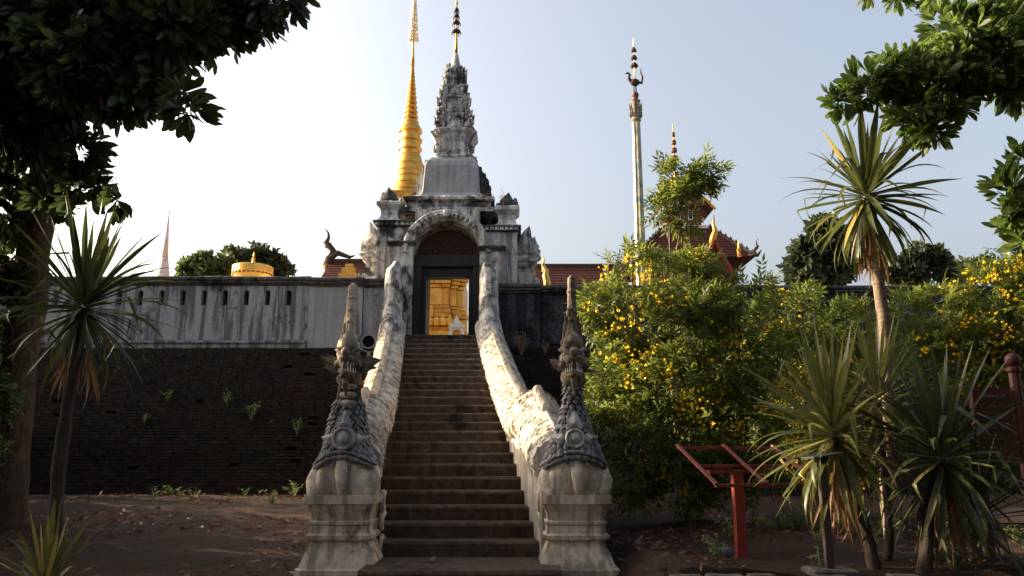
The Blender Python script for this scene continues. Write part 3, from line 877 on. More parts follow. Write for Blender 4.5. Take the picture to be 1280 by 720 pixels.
# door frame of dark timber
for sg in (-1, 1):
    g().box(*sorted((XG + .03 + sg * .94, XG + .03 + sg * .72)), 21.95, 22.3, TOPZ - .02, 6.778); gp('door_jamb', M['wood_dark'], None, bevel=.01)
    g().box(*sorted((XG + .03 + sg * .72, XG + .03 + sg * .60)), 22.05, 22.4, TOPZ - .02, 6.78); gp('door_jamb_inner', M['wood_dark'], None, bevel=.01)
    # door leaf folded back inside the passage
    g().box(*sorted((XG + .03 + sg * .66, XG + .03 + sg * .60)), 22.42, 23.1, TOPZ + .05, 6.7); gp('door_leaf', M['wood_dark'], None)
g().box(XG - .91, XG + .97, 21.95, 22.3, 6.78, 7.12); gp('lintel', M['wood_dark'], None, bevel=.01)
g().box(XG - .57, XG + .63, 22.05, 22.4, 6.5, 6.78); gp('transom', M['wood_dark'], None, bevel=.01)
g().box(XG - .57, XG + .63, 21.9, 22.4, TOPZ - .15, TOPZ + .09); gp('threshold', M['wood_dark'], None, bevel=.01)
g().box(XG - .928, XG + .928, 22.52, 25.6, 7.5, 7.62); gp('passage_ceiling', M['wood_dark'], None)
# upper works
g().loft(SQ, [(1.3, 1.6, 0), (1.3, 1.6, .12), (1.22, 1.52, .16), (1.22, 1.52, .30), (1.32, 1.62, .36), (1.32, 1.62, .44), (1.1, 1.4, .50), (1.0, 1.2, .62)], (XG + .02, 23.75, 8.47)); gp('attic')
g().loft(SQ, [(.98, .95, 0), (.96, .93, .08), (.88, .86, .16), (.855, .85, .3), (.83, .83, .8), (.81, .81, 1.05), (.76, .76, 1.22), (.66, .66, 1.35), (.60, .60, 1.40)], (XG + .03, 23.6, 9.06)); gp('dome_block', M['plaster_clean'], (.12, .012), bevel=.03)
for sg in (-1, 1):
    for j in range(3):
        a0 = .86 + .12 * j; hh = 1.27 - .11 * j; poly = [(XG + sg * .5, 9.1), (XG + sg * (a0 + .10), 9.1)]
        for q in range(25):
            t = q / 24; a = a0 + .10 - .26 * max(0, t - .45) ** 1.6 * 1.6 - .06 * t + .05 * abs(math.sin(t * math.pi * 4.5))
            poly.append((XG + sg * a, 9.12 + hh * t))
        poly.append((XG + sg * .5, 9.1 + hh + .01))
        g().prism(poly, 23.05 + .30 * j, 23.25 + .30 * j)
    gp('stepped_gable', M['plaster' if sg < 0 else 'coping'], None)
cx, cy = XG + .05, 23.6
g().loft(RED, [(.64, .64, 0), (.64, .64, .06), (.56, .56, .12), (.54, .54, .2), (.53, .53, .55), (.57, .57, .62), (.62, .62, .76), (.70, .70, .86), (.72, .72, .93), (.64, .64, .97)], (cx, cy, 10.44)); gp('spire_base', M['plaster_pale'], (.12, .01))
tiers = [(11.38, .52, .46, .62), (12.02, .44, .38, .50), (12.55, .36, .30, .46), (13.02, .26, .22, .36)]
for z, a, b, h in tiers:
    g().loft(RED, [(a, a, 0), (a, a, .06), (b, b, .12), (b, b, h - .16), (a * .92, a * .92, h - .10), (a * .96, a * .96, h - .04), (b * .9, b * .9, h)], (cx, cy, z)); gp('spire_tier', M['plaster'], (.09, .012))
    g().prism([(cx + b * .42 * math.cos(math.pi * t / 8), z + h * .42 + b * .42 * math.sin(math.pi * t / 8)) for t in range(9)] + [(cx - b * .42, z + .08), (cx + b * .42, z + .08)], cy - a * 1.02, cy - b * .6); gp('niche', M['plaster_pale'], (.1, .008))
for z, a, h, ph in ((10.46, .50, .34, 0), (11.40, .485, .46, 0), (11.72, .40, .36, 1), (12.05, .37, .44, 0), (12.34, .33, .32, 1), (12.57, .30, .44, 0), (12.86, .25, .34, 0), (13.1, .20, .32, 0), (13.32, .13, .25, 0)):
    for k in range(8):
        t = math.pi / 4 * (k + 1) ; corner = k % 2 == 0; rad = a * (1.38 if corner else 1.04)
        if not corner and (z < 10.5 or ph): continue
        s_ = random.uniform(.8, 1.2); X_, Y_ = cx + rad * math.cos(t) + random.uniform(-.03, .03), cy + rad * math.sin(t); c_ = math.cos(t)
        lathe(g(), [(.085 * s_, 0), (.055 * s_, .05), (.095 * s_, .09), (.10 * s_, .14), (.05 * s_, .17)], (X_, Y_, z), 8)
        if corner:
            g().ball((X_, Y_, z + .24), (.08, .08, .12 * s_), 8, 5); g().ball((X_ + .06 * c_, Y_ - .03, z + .38 * s_), .06, 7, 5)
            g().tube([(X_, Y_, z + .16), (X_ + .15 * c_, Y_ - .02, z + .20), (X_ + .17 * c_, Y_, z + .34 * s_), (X_ + .23 * c_, Y_, z + .42 * s_)], [.06, .055, .045, .012], 6)
            g().flame((X_ - .10 * c_, Y_, z + .05), h * s_, .13, .05, .2 * c_, R(random.uniform(-60, 60)), .3 * c_)
        else:
            g().flame((X_, Y_, z + .04), h * .8, .22, .06); g().ball((X_, Y_ - .03, z + .16), (.06, .05, .09), 7, 5)
    gp('spire_ornament', M['plaster'], (.08, .014))['kind'] = 'stuff'
lathe(g(), [(.20, 0), (.21, .08), (.15, .14), (.17, .22), (.12, .30), (.155, .36), (.165, .44), (.135, .47), (.15, .53), (.12, .57), (.13, .63), (.10, .67), (.11, .73), (.08, .78), (.09, .84), (.05, .92)], (cx, cy, 13.3), 14); gp('ringed_finial', M['plaster'], (.08, .008), True)
lathe(g(), [(.055, 0), (.045, .5), (.03, 1.0), (.02, 1.9)], (cx, cy, 14.15), 8); gp('gilded_rod', M['gold'], None, True)
for z, r in ((14.97, .14), (15.28, .12), (15.52, .09), (15.74, .07)):
    lathe(g(), [(r * .75, -.02), (r, 0), (r * .92, .05), (r * .35, .12), (.02, .16)], (cx, cy, z), 12)
    for k in range(6):
        t = math.pi * k / 3; g().tube([(cx + r * math.cos(t), cy + r * math.sin(t), z), (cx + r * 1.05 * math.cos(t), cy + r * 1.05 * math.sin(t), z - .09)], [.008, .02], 5)
    gp('finial_parasol', M['roof_dark'], None)
lathe(g(), [(.03, 0), (.05, .05), (.02, .12), (.004, .3)], (cx, cy, 15.95), 8); gp('finial_tip', M['gold_old'], None, True)


# ------------------------------------------------------------------ golden chedi behind the gate
CX, CY = -7.45, 55.2
ch = empty('golden_chedi', (CX, CY, 4.6), 'tall gilded chedi whose spire rises behind the gate', 'chedi')
mb = MB(); RD = redent(.80, .90)
mb.loft(RD, [(5.4, 5.4, 0), (5.4, 5.4, 1.2), (4.9, 4.9, 1.3), (4.9, 4.9, 3.6), (4.15, 4.15, 3.8), (4.15, 4.15, 8.95), (1.75, 1.75, 9.3), (1.75, 1.75, 11), (1.85, 1.85, 11.2), (1.6, 1.6, 11.4), (1.6, 1.6, 13), (1.7, 1.7, 13.2), (1.45, 1.45, 13.4), (1.45, 1.45, 15.4)], (CX, CY, 4.6))
mb.build('base', M['gold_old'], ch)
rr = random.Random(31)
def gold_panel(x0, x1, y0, y1, z0, z1):
    mb = MB(); mb.box(x0, x1, y0, y1, z0, z1)
    return mb.build('gold_panel', M['gold' if rr.random() < .5 else 'gold_old'], ch, bevel=.025)
tiers_ = [(8.55, 9.1, .55), (9.1, 9.5, .42), (9.5, 9.8, .22), (9.8, 10.35, .30), (10.35, 10.62, .42), (10.62, 10.95, .28), (10.95, 11.2, .14), (11.2, 12.35, .06), (12.35, 12.6, .16), (12.6, 12.85, .28), (12.85, 13.2, .40), (13.2, 13.6, .30)]
for z0, z1, off in tiers_:
    x = CX + .2; ye = CY - 4.15
    xe_front = CX + 4.15 * .80
    while x < xe_front - .1:
        L = rr.uniform(.5, 1.05) if z1 - z0 < 1 else rr.uniform(.8, 1.2)
        xe = xe_front + off * .6 if x + L > xe_front - .3 else x + L
        gold_panel(x, xe - .03, ye - off - rr.uniform(0, .03), ye + .05, z0 + .012, z1 - .012)
        x = xe
    for q, (u0, u1, back) in enumerate(((.80, .90, .415), (.90, 1.0, .83))):
        gold_panel(CX + 4.15 * u0 + off * .6 + .01, CX + 4.15 * u1 + off, ye + back - off * .8, ye + back + .3, z0 + .012, z1 - .012)
for q in range(9):   # low gilded railing leaves at the foot of the tiers
    mb = MB(); x = CX + .4 + .42 * q
    mb.prism([(x, 9.75), (x + .34, 9.75), (x + .34, 10.15), (x + .17, 10.32), (x, 10.15)], CY - 5.1, CY - 5.0)
    mb.build('railing_leaf', M['gold'], ch, bevel=.02)
mb = MB(); lathe(mb, [(1.55, -1.2), (1.45, -.5), (1.2, -.1), (1.3, 0), (1.3, .15), (1.16, .25), (1.12, .6), (1.08, 1.4), (1.0, 2.0), (.86, 2.5), (.80, 2.75), (.72, 2.85)], (CX, CY, 20.3), 32); mb.build('bell', M['gold'], ch, smooth=True)
for zq, rq in ((.55, 1.14), (1.05, 1.12), (1.5, 1.075), (2.05, 1.0)):
    mb = MB(); lathe(mb, [(rq * .95, -.06), (rq * 1.025, -.03), (rq * 1.025, .03), (rq * .95, .06)], (CX, CY, 20.3 + zq), 32); mb.build('bell_band', M['gold_old'], ch, smooth=True)
mb = MB(); lathe(mb, [(.72, 0), (.72, .3), (.86, .36), (.86, .5), (.74, .56), (.74, 1.0), (.86, 1.05), (.86, 1.18), (.72, 1.25), (.70, 1.7), (.86, 1.78), (.80, 2.0), (.64, 2.3), (.55, 2.45)], (CX, CY, 23.15), 28); mb.build('harmika', M['gold'], ch)
for k in range(14):
    z = 25.55 + 4.7 * (1 - (1 - k / 14) ** 1.25); r = .10 + .46 * (1 - k / 14) ** 1.25; h = .26 * (1 - k / 28)
    mb = MB(); lathe(mb, [(r * .70, 0), (r, h * .35), (r * 1.02, h * .7), (r * .72, h + .14)], (CX, CY, z), 20); mb.build('spire_ring', M['gold'], ch, smooth=True)
mb = MB(); lathe(mb, [(.15, 0), (.10, 1.0), (.05, 2.3), (.03, 6)], (CX, CY, 30.2), 12); mb.build('spire_rod', M['gold'], ch, smooth=True)
for k in range(7):
    z = 32.4 + .55 * k; r = .37 - .036 * k; mb = MB()
    for a, b in ((r, z), (r * .8, z + .28)):
        lathe(mb, [(a, 0), (a * 1.06, .02), (a * 1.06, .07), (a, .09), (a * .9, .05)], (CX, CY, b), 16)
    for q in range(12):
        t = 2 * math.pi * q / 12; mb.tube([(CX + r * math.cos(t), CY + r * math.sin(t), z + .05), (CX + r * .8 * math.cos(t), CY + r * .8 * math.sin(t), z + .33)], .02, 4)
        mb.tube([(CX + r * math.cos(t), CY + r * math.sin(t), z), (CX + r * 1.05 * math.cos(t), CY + r * 1.05 * math.sin(t), z - .16)], [.012, .03], 4)
    mb.tube([(CX - r * .8, CY, z + .3), (CX + r * .8, CY, z + .3)], .015, 4)
    mb.build('parasol_tier', M['gold_pale'], ch)

# small white shrine in the courtyard, seen through the doorway
sx, sy = at(571, 400, 32).x, 32
shr = empty('white_shrine', (sx, sy, 4.6), 'small white stucco shrine with open arches seen through the doorway', 'shrine')
mb = MB(); mb.loft(RED, [(.5, .5, 0), (.5, .5, .2), (.4, .4, .3), (.4, .4, 1.1), (.46, .46, 1.2), (.40, .40, 1.45)], (sx, sy, 4.6)); mb.build('base', M['white'], shr)
for a in (-1, 1):
    for b in (-1, 1):
        mb = MB(); mb.tube([(sx + a * .25, sy + b * .25, 6.0), (sx + a * .25, sy + b * .25, 6.42), (sx + a * .20, sy + b * .2, 6.56), (sx + a * .02, sy + b * .02, 6.74)], [.05, .05, .06, .06], 8); mb.build('column', M['white'], shr)
mb = MB(); mb.loft(RED, [(.30, .30, 0), (.32, .32, .05), (.20, .20, .10), (.20, .20, .18), (.22, .22, .2), (.12, .12, .24), (.12, .12, .32), (.05, .05, .4), (.008, .008, .62)], (sx, sy, 6.62)); mb.build('spire', M['white'], shr)
for k in range(8):
    t = 2 * math.pi * k / 8; mb = MB(); mb.flame((sx + .27 * math.cos(t), sy + .27 * math.sin(t), 6.62), .2, .1, .03, .2 * math.cos(t)); mb.build('finial', M['white'], shr)

# slender white chedi far to the left
p = at(204, 345, 46)
wc = empty('white_chedi', (p.x, 46, 4.6), 'slender pinkish white chedi spire beyond the parapet wall', 'chedi')
zt = at(204, 264, 46).z
mb = MB(); mb.loft(RED, [(1.5, 1.5, 0), (1.5, 1.5, 1.5), (1.1, 1.1, 1.7), (1.1, 1.1, 4.8), (.75, .75, 5.0), (.75, .75, 5.9)], (p.x, 46, 4.6)); mb.build('base', M['pinkwhite'], wc)
mb = MB(); lathe(mb, [(.80, 0), (.70, .25), (.56, .5), (.52, .95), (.42, 1.1)], (p.x, 46, 10.5), 18); mb.build('bell', M['pinkwhite'], wc, smooth=True)
z = 11.4
for k in range(7):
    mb = MB(); r = .46 - .04 * k; lathe(mb, [(r * .85, 0), (r, .05), (r, .14), (r * .8, .26)], (p.x, 46, z), 14); mb.build('ring', M['pinkwhite'], wc); z += .24
mb = MB(); lathe(mb, [(.20, 0), (.10, (zt - z) * .5), (.03, zt - z - .2), (.06, zt - z - .1), (.01, zt - z + .05)], (p.x, 46, z), 10); mb.build('tip', M['pinkwhite'], wc, smooth=True)

# gilded ceremonial parasol above the left wall
p = at(316, 340, 30)
pr = empty('ceremonial_parasol', (p.x, 30, 4.6), 'gilded drum shaped ceremonial parasol with fringe above the slotted wall', 'parasol')
mb = MB(); mb.tube([(p.x, 30, 4.6), (p.x, 30, 9.0)], .04, 8); mb.build('pole', M['gold_old'], pr)
z0 = at(316, 338, 29.4).z
mb = MB(); n = 36
for r, z in (): pass
lathe(mb, [(.60, -.30), (.74, .0), (.76, .02), (.76, .26), (.72, .29), (.40, .31), (.10, .34), (.06, .5), (.03, .62)], (p.x, 30, z0), n); mb.build('canopy', M['gold_paint'], pr, smooth=False)
mb = MB(); lathe(mb, [(.50, -.36), (.56, -.30), (.735, -.02), (.70, .0)], (p.x, 30, z0 - .005), n); mb.build('lining', M['wood_red'], pr)
for k in range(28):
    t = 2 * math.pi * k / 28; mb = MB(); mb.ball((p.x + .75 * math.cos(t), 30 + .75 * math.sin(t), z0 - .05), (.028, .028, .06), 6, 4); mb.build('tassel', M['gold'], pr)
mb = MB(); lathe(mb, [(.03, 0), (.07, .05), (.03, .12), (.05, .16), (.005, .32)], (p.x, 30, z0 + .55), 10); mb.build('finial', M['gold'], pr)


# ------------------------------------------------------------------ temple halls behind the wall
def chofa(mb, b, h, sg=-1, t=.10):
    """curved ridge-end finial rising from b, beak to sg side"""
    pts = [(0, 0), (.02, .18), (-.04 , .34), (.10, .50), (.16, .60), (.10, .72), (.12, .86), (.22, 1.0)]
    mb.tube([(b[0] + sg * x * h, b[1], b[2] + z * h) for x, z in pts], [t * 1.2, t * 1.1, t, t * 1.05, t * .8, t * .5, t * .3, .01], 8, .6)
    mb.flame((b[0] + sg * .10 * h, b[1], b[2] + .42 * h), .2 * h, t * 1.6, t * .5, sg * .9)


def tiled_slope(mb, a, b, c, d, n=16, th=.04):
    """courses of tiles from eave edge a-b up to ridge edge d-c, each lapping the next"""
    a, b, c, d = map(Vector, (a, b, c, d)); nr = (b - a).cross(d - a).normalized()
    if nr.z < 0: nr = -nr
    for i in range(n):
        t0, t1 = i / n, (i + 1.25) / n; t1 = min(t1, 1)
        p0, p1 = a.lerp(d, t0), b.lerp(c, t0); q0, q1 = a.lerp(d, t1), b.lerp(c, t1)
        mb.add([p0 + nr * th, p1 + nr * th, q1 + nr * .004, q0 + nr * .004, p0 - nr * .0, p1 - nr * .0], [(0, 1, 2, 3), (0, 4, 5, 1)])


# hall whose dark ridge end shows left of the gate
h0 = empty('temple_hall', (-5.4, 33, 4.6), 'dark roofed temple hall with curved ridge finial left of the gate', 'building')
zr = at(420, 326, 31.5).z; xl = at(413, 330, 31.5).x
mb = MB(); mb.box(xl + .6, xl + 2.8, 29.8, 36, 4.6, zr - 1.6); mb.build('wall', M['white'], h0)
mb = MB(); tiled_slope(mb, (xl - .1, 29.4, zr - 1.7), (xl + 3.2, 29.4, zr - 1.7), (xl + 3.2, 31.5, zr - .04), (xl, 31.5, zr - .04)); tiled_slope(mb, (xl + 3.2, 36, zr - 1.7), (xl - .1, 36, zr - 1.7), (xl, 33, zr - .04), (xl + 3.2, 33, zr - .04)); mb.build('roof', M['tile'], h0)
mb = MB(); mb.prism([(29.4, zr - 1.8), (31.5, zr - .1), (33, zr - .1), (36, zr - 1.8)], xl - .05, xl + .1, axis='x'); mb.build('gable', M['wood_red'], h0)
mb = MB(); mb.box(xl - .1, xl + 3.2, 31.4, 33.1, zr - .08, zr + .06); mb.build('ridge', M['roof_dark'], h0)
mb = MB(); mb.tube([(xl - .15, 31.4, zr - .25), (xl - .05, 31.4, zr + .05), (xl + .3, 31.4, zr + .3), (xl + .8, 31.4, zr + .12), (xl + 1.0, 31.4, zr + .2)], [.14, .16, .12, .07, .02], 8); mb.build('ridge_scroll', M['roof_dark'], h0)
mb = MB(); chofa(mb, (xl + .05, 31.4, zr - .1), 1.45, -1, .13); mb.build('ridge_finial', M['roof_dark'], h0, smooth=True)
mb = MB(); mb.tube([(xl - .08, 31.35, zr - .6), (xl - .15, 31.3, zr - .3), (xl - .05, 31.35, zr)], [.05, .08, .05], 6); mb.build('barge_end', M['gold_old'], h0)

# small gilded pinnacle between that hall and the gate
p = at(437, 345, 29.5); zt = at(437, 332, 29.5).z
gpn = empty('gilded_pinnacle', (p.x, 29.5, 4.6), 'small stepped gilded pinnacle between hall roof and gate', 'pinnacle')
mb = MB(); mb.loft(SQ, [(.25, .25, 0), (.25, .25, zt - 5.4)], (p.x, 29.5, 4.6)); mb.build('shaft', M['gold_old'], gpn)
for a, z in ((.42, zt - .8), (.36, zt - .42), (.27, zt - .2), (.16, zt - .02)):
    mb = MB(); mb.loft(SQ, [(a, a, 0), (a, a, .22), (a * .9, a * .9, .26)], (p.x, 29.5, z - .2)); mb.build('step', M['gold'], gpn)

# long red roof right of the gate
h1 = empty('long_hall', (3, 33, 4.6), 'long low hall with plain dark red roof right of the gate', 'building')
zr = at(720, 333, 32).z; x0, x1 = at(650, 340, 32).x, at(779, 340, 32).x
mb = MB(); mb.box(x0 + .4, x1 - .4, 30.5, 35.5, 4.6, zr - 1.9); mb.build('wall', M['white'], h1)
mb = MB(); tiled_slope(mb, (x0, 29.6, zr - 2.0), (x1, 29.6, zr - 2.0), (x1, 32, zr), (x0, 32, zr), 22); tiled_slope(mb, (x1, 36, zr - 2.0), (x0, 36, zr - 2.0), (x0, 33, zr), (x1, 33, zr), 10); mb.build('roof', M['tile'], h1)
mb = MB(); mb.box(x0, x1, 31.9, 33.1, zr - .03, zr + .09); mb.build('ridge', M['roof_dark'], h1)
mb = MB(); mb.prism([(29.6, zr - 2.1), (32, zr - .1), (33, zr - .1), (36, zr - 2.1)], x1 - .15, x1 + .05, axis='x'); mb.build('gable', M['wood_red'], h1)
# serpent barge-end at its right gable
mb = MB(); bx_ = x1 + .05; pz = at(785, 345, 31.4).z
mb.tube([(bx_ - .35, 31.4, pz - .1), (bx_ - .1, 31.4, pz + .15), (bx_ + .05, 31.4, pz + .55), (bx_ + .02, 31.4, pz + .95), (bx_ + .14, 31.4, pz + 1.2), (bx_ + .05, 31.4, pz + 1.5), (bx_ - .03, 31.4, pz + 1.75)], [.12, .12, .10, .10, .08, .04, .01], 8)
for q in range(4): mb.flame((bx_ - .35 + .06 * q, 31.4, pz + .05 + .05 * q), .42, .16, .05, -.5 + .2 * q)
mb.build('serpent_finial', M['wood_red'], h1)
mb = MB(); a, b = at(787, 357, 31.2), at(800, 325, 31.2)
mb.prism([(a.x - .1, a.z - .5), (a.x + .22, a.z - .5), (b.x + .3, b.z), (b.x + .05, b.z + .05)], 31.1, 31.25); mb.build('bargeboard', M['gold_old'], h1)

# gold flame finial in front of the red roof
p = at(682, 357, 25.5)
ff_ = empty('flame_finial', (p.x, 25.5, 4.6), 'slender golden flame finial standing before the red roof', 'finial')
mb = MB(); mb.box(p.x - .12, p.x + .12, 25.4, 25.6, 4.6, p.z - .1); mb.build('post', M['white'], ff_)
mb = MB(); mb.tube([(p.x + .04, 25.5, p.z - .15), (p.x + .06, 25.5, p.z + .1), (p.x - .0, 25.5, p.z + .35), (p.x + .03, 25.5, p.z + .5), (p.x - .08, 25.5, p.z + .68), (p.x - .05, 25.5, p.z + .86), (p.x - .07, 25.5, p.z + 1.0)], [.11, .12, .10, .08, .06, .03, .008], 8)
mb.flame((p.x - .02, 25.5, p.z + .45), .2, .14, .05, -.5); mb.build('flame', M['gold_paint'], ff_, smooth=True)

# tall mosaic column with a bird
p = at(803, 330, 30); XC = p.x - .05; zc0 = at(798, 150, 30).z; ztop = at(796, 48, 30).z
co = empty('bird_column', (XC, 30, 4.6), 'tall slender mosaic column topped by a bird figure and tiered finial', 'column')
mb = MB(); plan = []
for k in range(16): t = 2 * math.pi * k / 16; r = 1 if k % 2 == 0 else .84; plan.append((r * math.cos(t), r * math.sin(t)))
mb.loft(plan, [(.42, .42, 0), (.42, .42, .4), (.22, .22, .6), (.205, .205, 4), (.16, .16, zc0 - 4.6)], (XC, 30, 4.6)); mb.build('shaft', M['mosaic'], co)
mb = MB(); lathe(mb, [(.16, 0), (.20, .08), (.18, .2), (.13, .35), (.15, .5), (.17, .85), (.20, .92), (.10, .95)], (XC, 30, zc0 - .1), 16); mb.build('capital', M['naga_brown'], co)
for k in range(10):
    t = 2 * math.pi * k / 10; mb = MB(); mb.flame((XC + .2 * math.cos(t), 30 + .2 * math.sin(t), zc0 + .1), .66, .09, .03, .10 * math.cos(t)); mb.build('capital_leaf', M['naga_brown'], co)
zb = zc0 + .85
mb = MB(); lathe(mb, [(.14, 0), (.1, .1), (.15, .2), (.13, .3), (.05, .36)], (XC, 30, zb), 12); mb.build('perch', M['wood_red'], co)
mb = MB(); mb.ball((XC, 30, zb + .78), (.20, .14, .16), 12, 8)
mb.tube([(XC - .12, 30, zb + .80), (XC - .24, 30, zb + .95), (XC - .20, 30, zb + 1.12), (XC - .28, 30, zb + 1.2), (XC - .40, 30, zb + 1.16)], [.09, .06, .055, .05, .01], 8)
mb.tube([(XC + .12, 30, zb + .8), (XC + .28, 30, zb + .75), (XC + .32, 30, zb + 1.0), (XC + .24, 30, zb + 1.25), (XC + .30, 30, zb + 1.42)], [.08, .09, .08, .05, .01], 8, .5)
for sg in (-1, 1): mb.tube([(XC + .04 * sg, 30, zb + .70), (XC + .04 * sg, 30, zb + .34)], .025, 6)
mb.build('bird', M['roof_dark'], co, smooth=True)
mb = MB(); mb.tube([(XC, 30, zb + .85), (XC, 30, ztop)], [.03, .012], 6); mb.build('finial_rod', M['gold_old'], co)
z = zb + 1.5; r = .17
while z < ztop - .3:
    mb = MB(); lathe(mb, [(r * .8, -.05), (r, 0), (r * .5, .12), (.02, .18)], (XC, 30, z), 10); mb.build('finial_tier', M['roof_dark'], co); z += .34; r *= .84

# red roofed pavilion
PY = 38
pav = empty('red_pavilion', (9, PY, 4.6), 'red tiled pavilion with white ridge band, spire and corner finials', 'building')
cxp = at(852, 300, PY).x; zB = at(852, 292, PY).z; zE = at(941, 321, 35.3).z; hw = 1.05; he = 2.72
mb = MB(); mb.box(cxp - he + .8, cxp + he - .8, PY - he + .8, PY + he - .8, 4.6, zE); mb.build('wall', M['wood_red'], pav)
mb = MB()
for (ax, ay), (bx2, by2) in (((-1, -1), (1, -1)), ((1, -1), (1, 1)), ((1, 1), (-1, 1)), ((-1, 1), (-1, -1))):
    tiled_slope(mb, (cxp + ax * he, PY + ay * he, zE), (cxp + bx2 * he, PY + by2 * he, zE), (cxp + bx2 * hw, PY + by2 * hw, zB), (cxp + ax * hw, PY + ay * hw, zB), 18)
roof = mb.build('roof', M['tile'], pav)
for ax, ay in ((-1, -1), (1, -1), (1, 1), (-1, 1)):
    a = Vector((cxp + ax * he, PY + ay * he, zE + .05)); b = Vector((cxp + ax * hw, PY + ay * hw, zB + .05))
    mb = MB(); mb.tube([a, b], .09, 8); mb.build('hip_ridge', M['roof_dark'], pav)
    mb = MB()
    for q in range(9): c = a.lerp(b, (q + .5) / 9); mb.flame((c.x, c.y, c.z + .05), .18, .13, .05)
    mb.build('hip_leaves', M['roof_dark'], pav, kind='stuff')
    mb = MB(); chofa(mb, (a.x, a.y, a.z - .05), .85, ax, .07); mb.tube([a + Vector((-ax * .3, 0, .0)), a + Vector((ax * .12, 0, .02)), a + Vector((ax * .3, 0, .28))], [.08, .08, .02], 6); mb.build('corner_finial', M['roof_dark'], pav, smooth=True)
mb = MB(); mb.loft(SQ, [(hw + .12, hw + .12, 0), (hw + .12, hw + .12, .16), (hw - .1, hw - .1, .2)], (cxp, PY, zB - .06)); mb.build('white_band', M['white'], pav)
mb = MB(); mb.box(cxp - .82, cxp + .82, PY - .82, PY + .82, zB + .1, zB + 1.15); mb.build('lantern_wall', M['wood_red'], pav)
for xo in (-.3, .3):
    mb = MB(); mb.box(cxp + xo - .12, cxp + xo + .12, PY - .86, PY - .815, zB + .45, zB + .95); o = mb.build('window', M['white'], pav)
    mb = MB(); mb.box(cxp + xo - .08, cxp + xo + .08, PY - .875, PY - .862, zB + .5, zB + .9); sub(mb.build('pane', M['black']), o)
mb = MB(); zU = zB + 1.15
for sg in (-1, 1): tiled_slope(mb, (cxp + sg * 1.35, PY - 1.3, zU - .25), (cxp + sg * 1.35, PY + 1.3, zU - .25), (cxp, PY + 1.1, zU + 1.3), (cxp, PY - 1.1, zU + 1.3), 10)
mb.build('upper_roof', M['tile'], pav)
mb = MB(); mb.prism([(cxp - 1.1, zU), (cxp + 1.1, zU), (cxp, zU + 1.2)], PY - 1.05, PY - .9); mb.build('upper_gable', M['wood_red'], pav)
for sg in (-1, 1):
    mb = MB(); mb.tube([(cxp + sg * 1.4, PY - 1.3, zU - .3), (cxp, PY - 1.12, zU + 1.32)], .07, 6); mb.build('bargeboard', M['gold_old'], pav)
zs = at(843, 155, PY).z
mb = MB(); lathe(mb, [(.16, 0), (.10, .3), (.05, .8), (.02, zs - zU - 1.2)], (at(843, 200, PY).x, PY, zU + 1.2), 10); mb.build('spire', M['gold_old'], pav)
for q, r in enumerate((.19, .16, .13, .09)):
    mb = MB(); lathe(mb, [(r * .8, -.06), (r, 0), (r * .95, .14), (r * .3, .22)], (at(843, 200, PY).x, PY, zs - 1.9 + .42 * q), 10); mb.build('spire_tier', M['wood_red'], pav)
# porch gable in front with bargeboard and finial
a, b, c = at(893, 303, 34.6), at(922, 352, 34.6), at(864, 352, 34.6)
mb = MB(); mb.prism([(c.x, c.z), (b.x, b.z), (a.x, a.z)], 34.7, 34.9); mb.build('porch_gable', M['wood_red'], pav)
mb = MB()
for q in (b, c): mb.tube([(q.x, 34.6, q.z), (a.x, 34.6, a.z + .05)], .10, 6, 1.5)
mb.build('porch_bargeboard', M['red_paint'], pav)
mb = MB(); tiled_slope(mb, (b.x + .1, 34.7, b.z), (b.x + .1, 37, b.z), (a.x, 37, a.z), (a.x, 34.7, a.z), 10); tiled_slope(mb, (c.x - .1, 37, c.z), (c.x - .1, 34.7, c.z), (a.x, 34.7, a.z), (a.x, 37, a.z), 10); mb.build('porch_roof', M['tile'], pav)
mb = MB(); mb.tube([(a.x - .12, 34.6, a.z - .1), (a.x - .02, 34.6, a.z + .25), (a.x + .08, 34.6, a.z + .55), (a.x, 34.6, a.z + .85), (a.x + .05, 34.6, a.z + 1.3)], [.14, .16, .11, .07, .01], 8); mb.build('porch_finial', M['gold_old'], pav, smooth=True)
mb = MB(); q = at(924, 318, 35); lathe(mb, [(.10, 0), (.08, .2), (.11, .3), (.06, .4), (.01, .75)], (q.x, 35, q.z - .1), 8); mb.build('roof_pinnacle', M['gold_old'], pav)


# ------------------------------------------------------------------ vegetation
WH = [whorl(8, 1), whorl(7, 2, .5), whorl(9, 3, .25), whorl(6, 5, .6)]
SP = [spray(1), spray(2), spray(3, 2), spray(4, 3)]


def limb(mb, pts, r0, r1, n=9, wob=.0):
    P_ = [Vector(p) for p in pts]; out = []; rad = []
    m = 7 * (len(P_) - 1)
    for i in range(m + 1):
        t = i / m * (len(P_) - 1); k = min(int(t), len(P_) - 2); f = t - k
        p = P_[k].lerp(P_[k + 1], f); 
        if 0 < i < m: p = p + noise.noise_vector(p * 1.1) * wob
        out.append(p); rad.append(r0 + (r1 - r0) * (i / m) ** .8)
    mb.tube(out, rad, n)


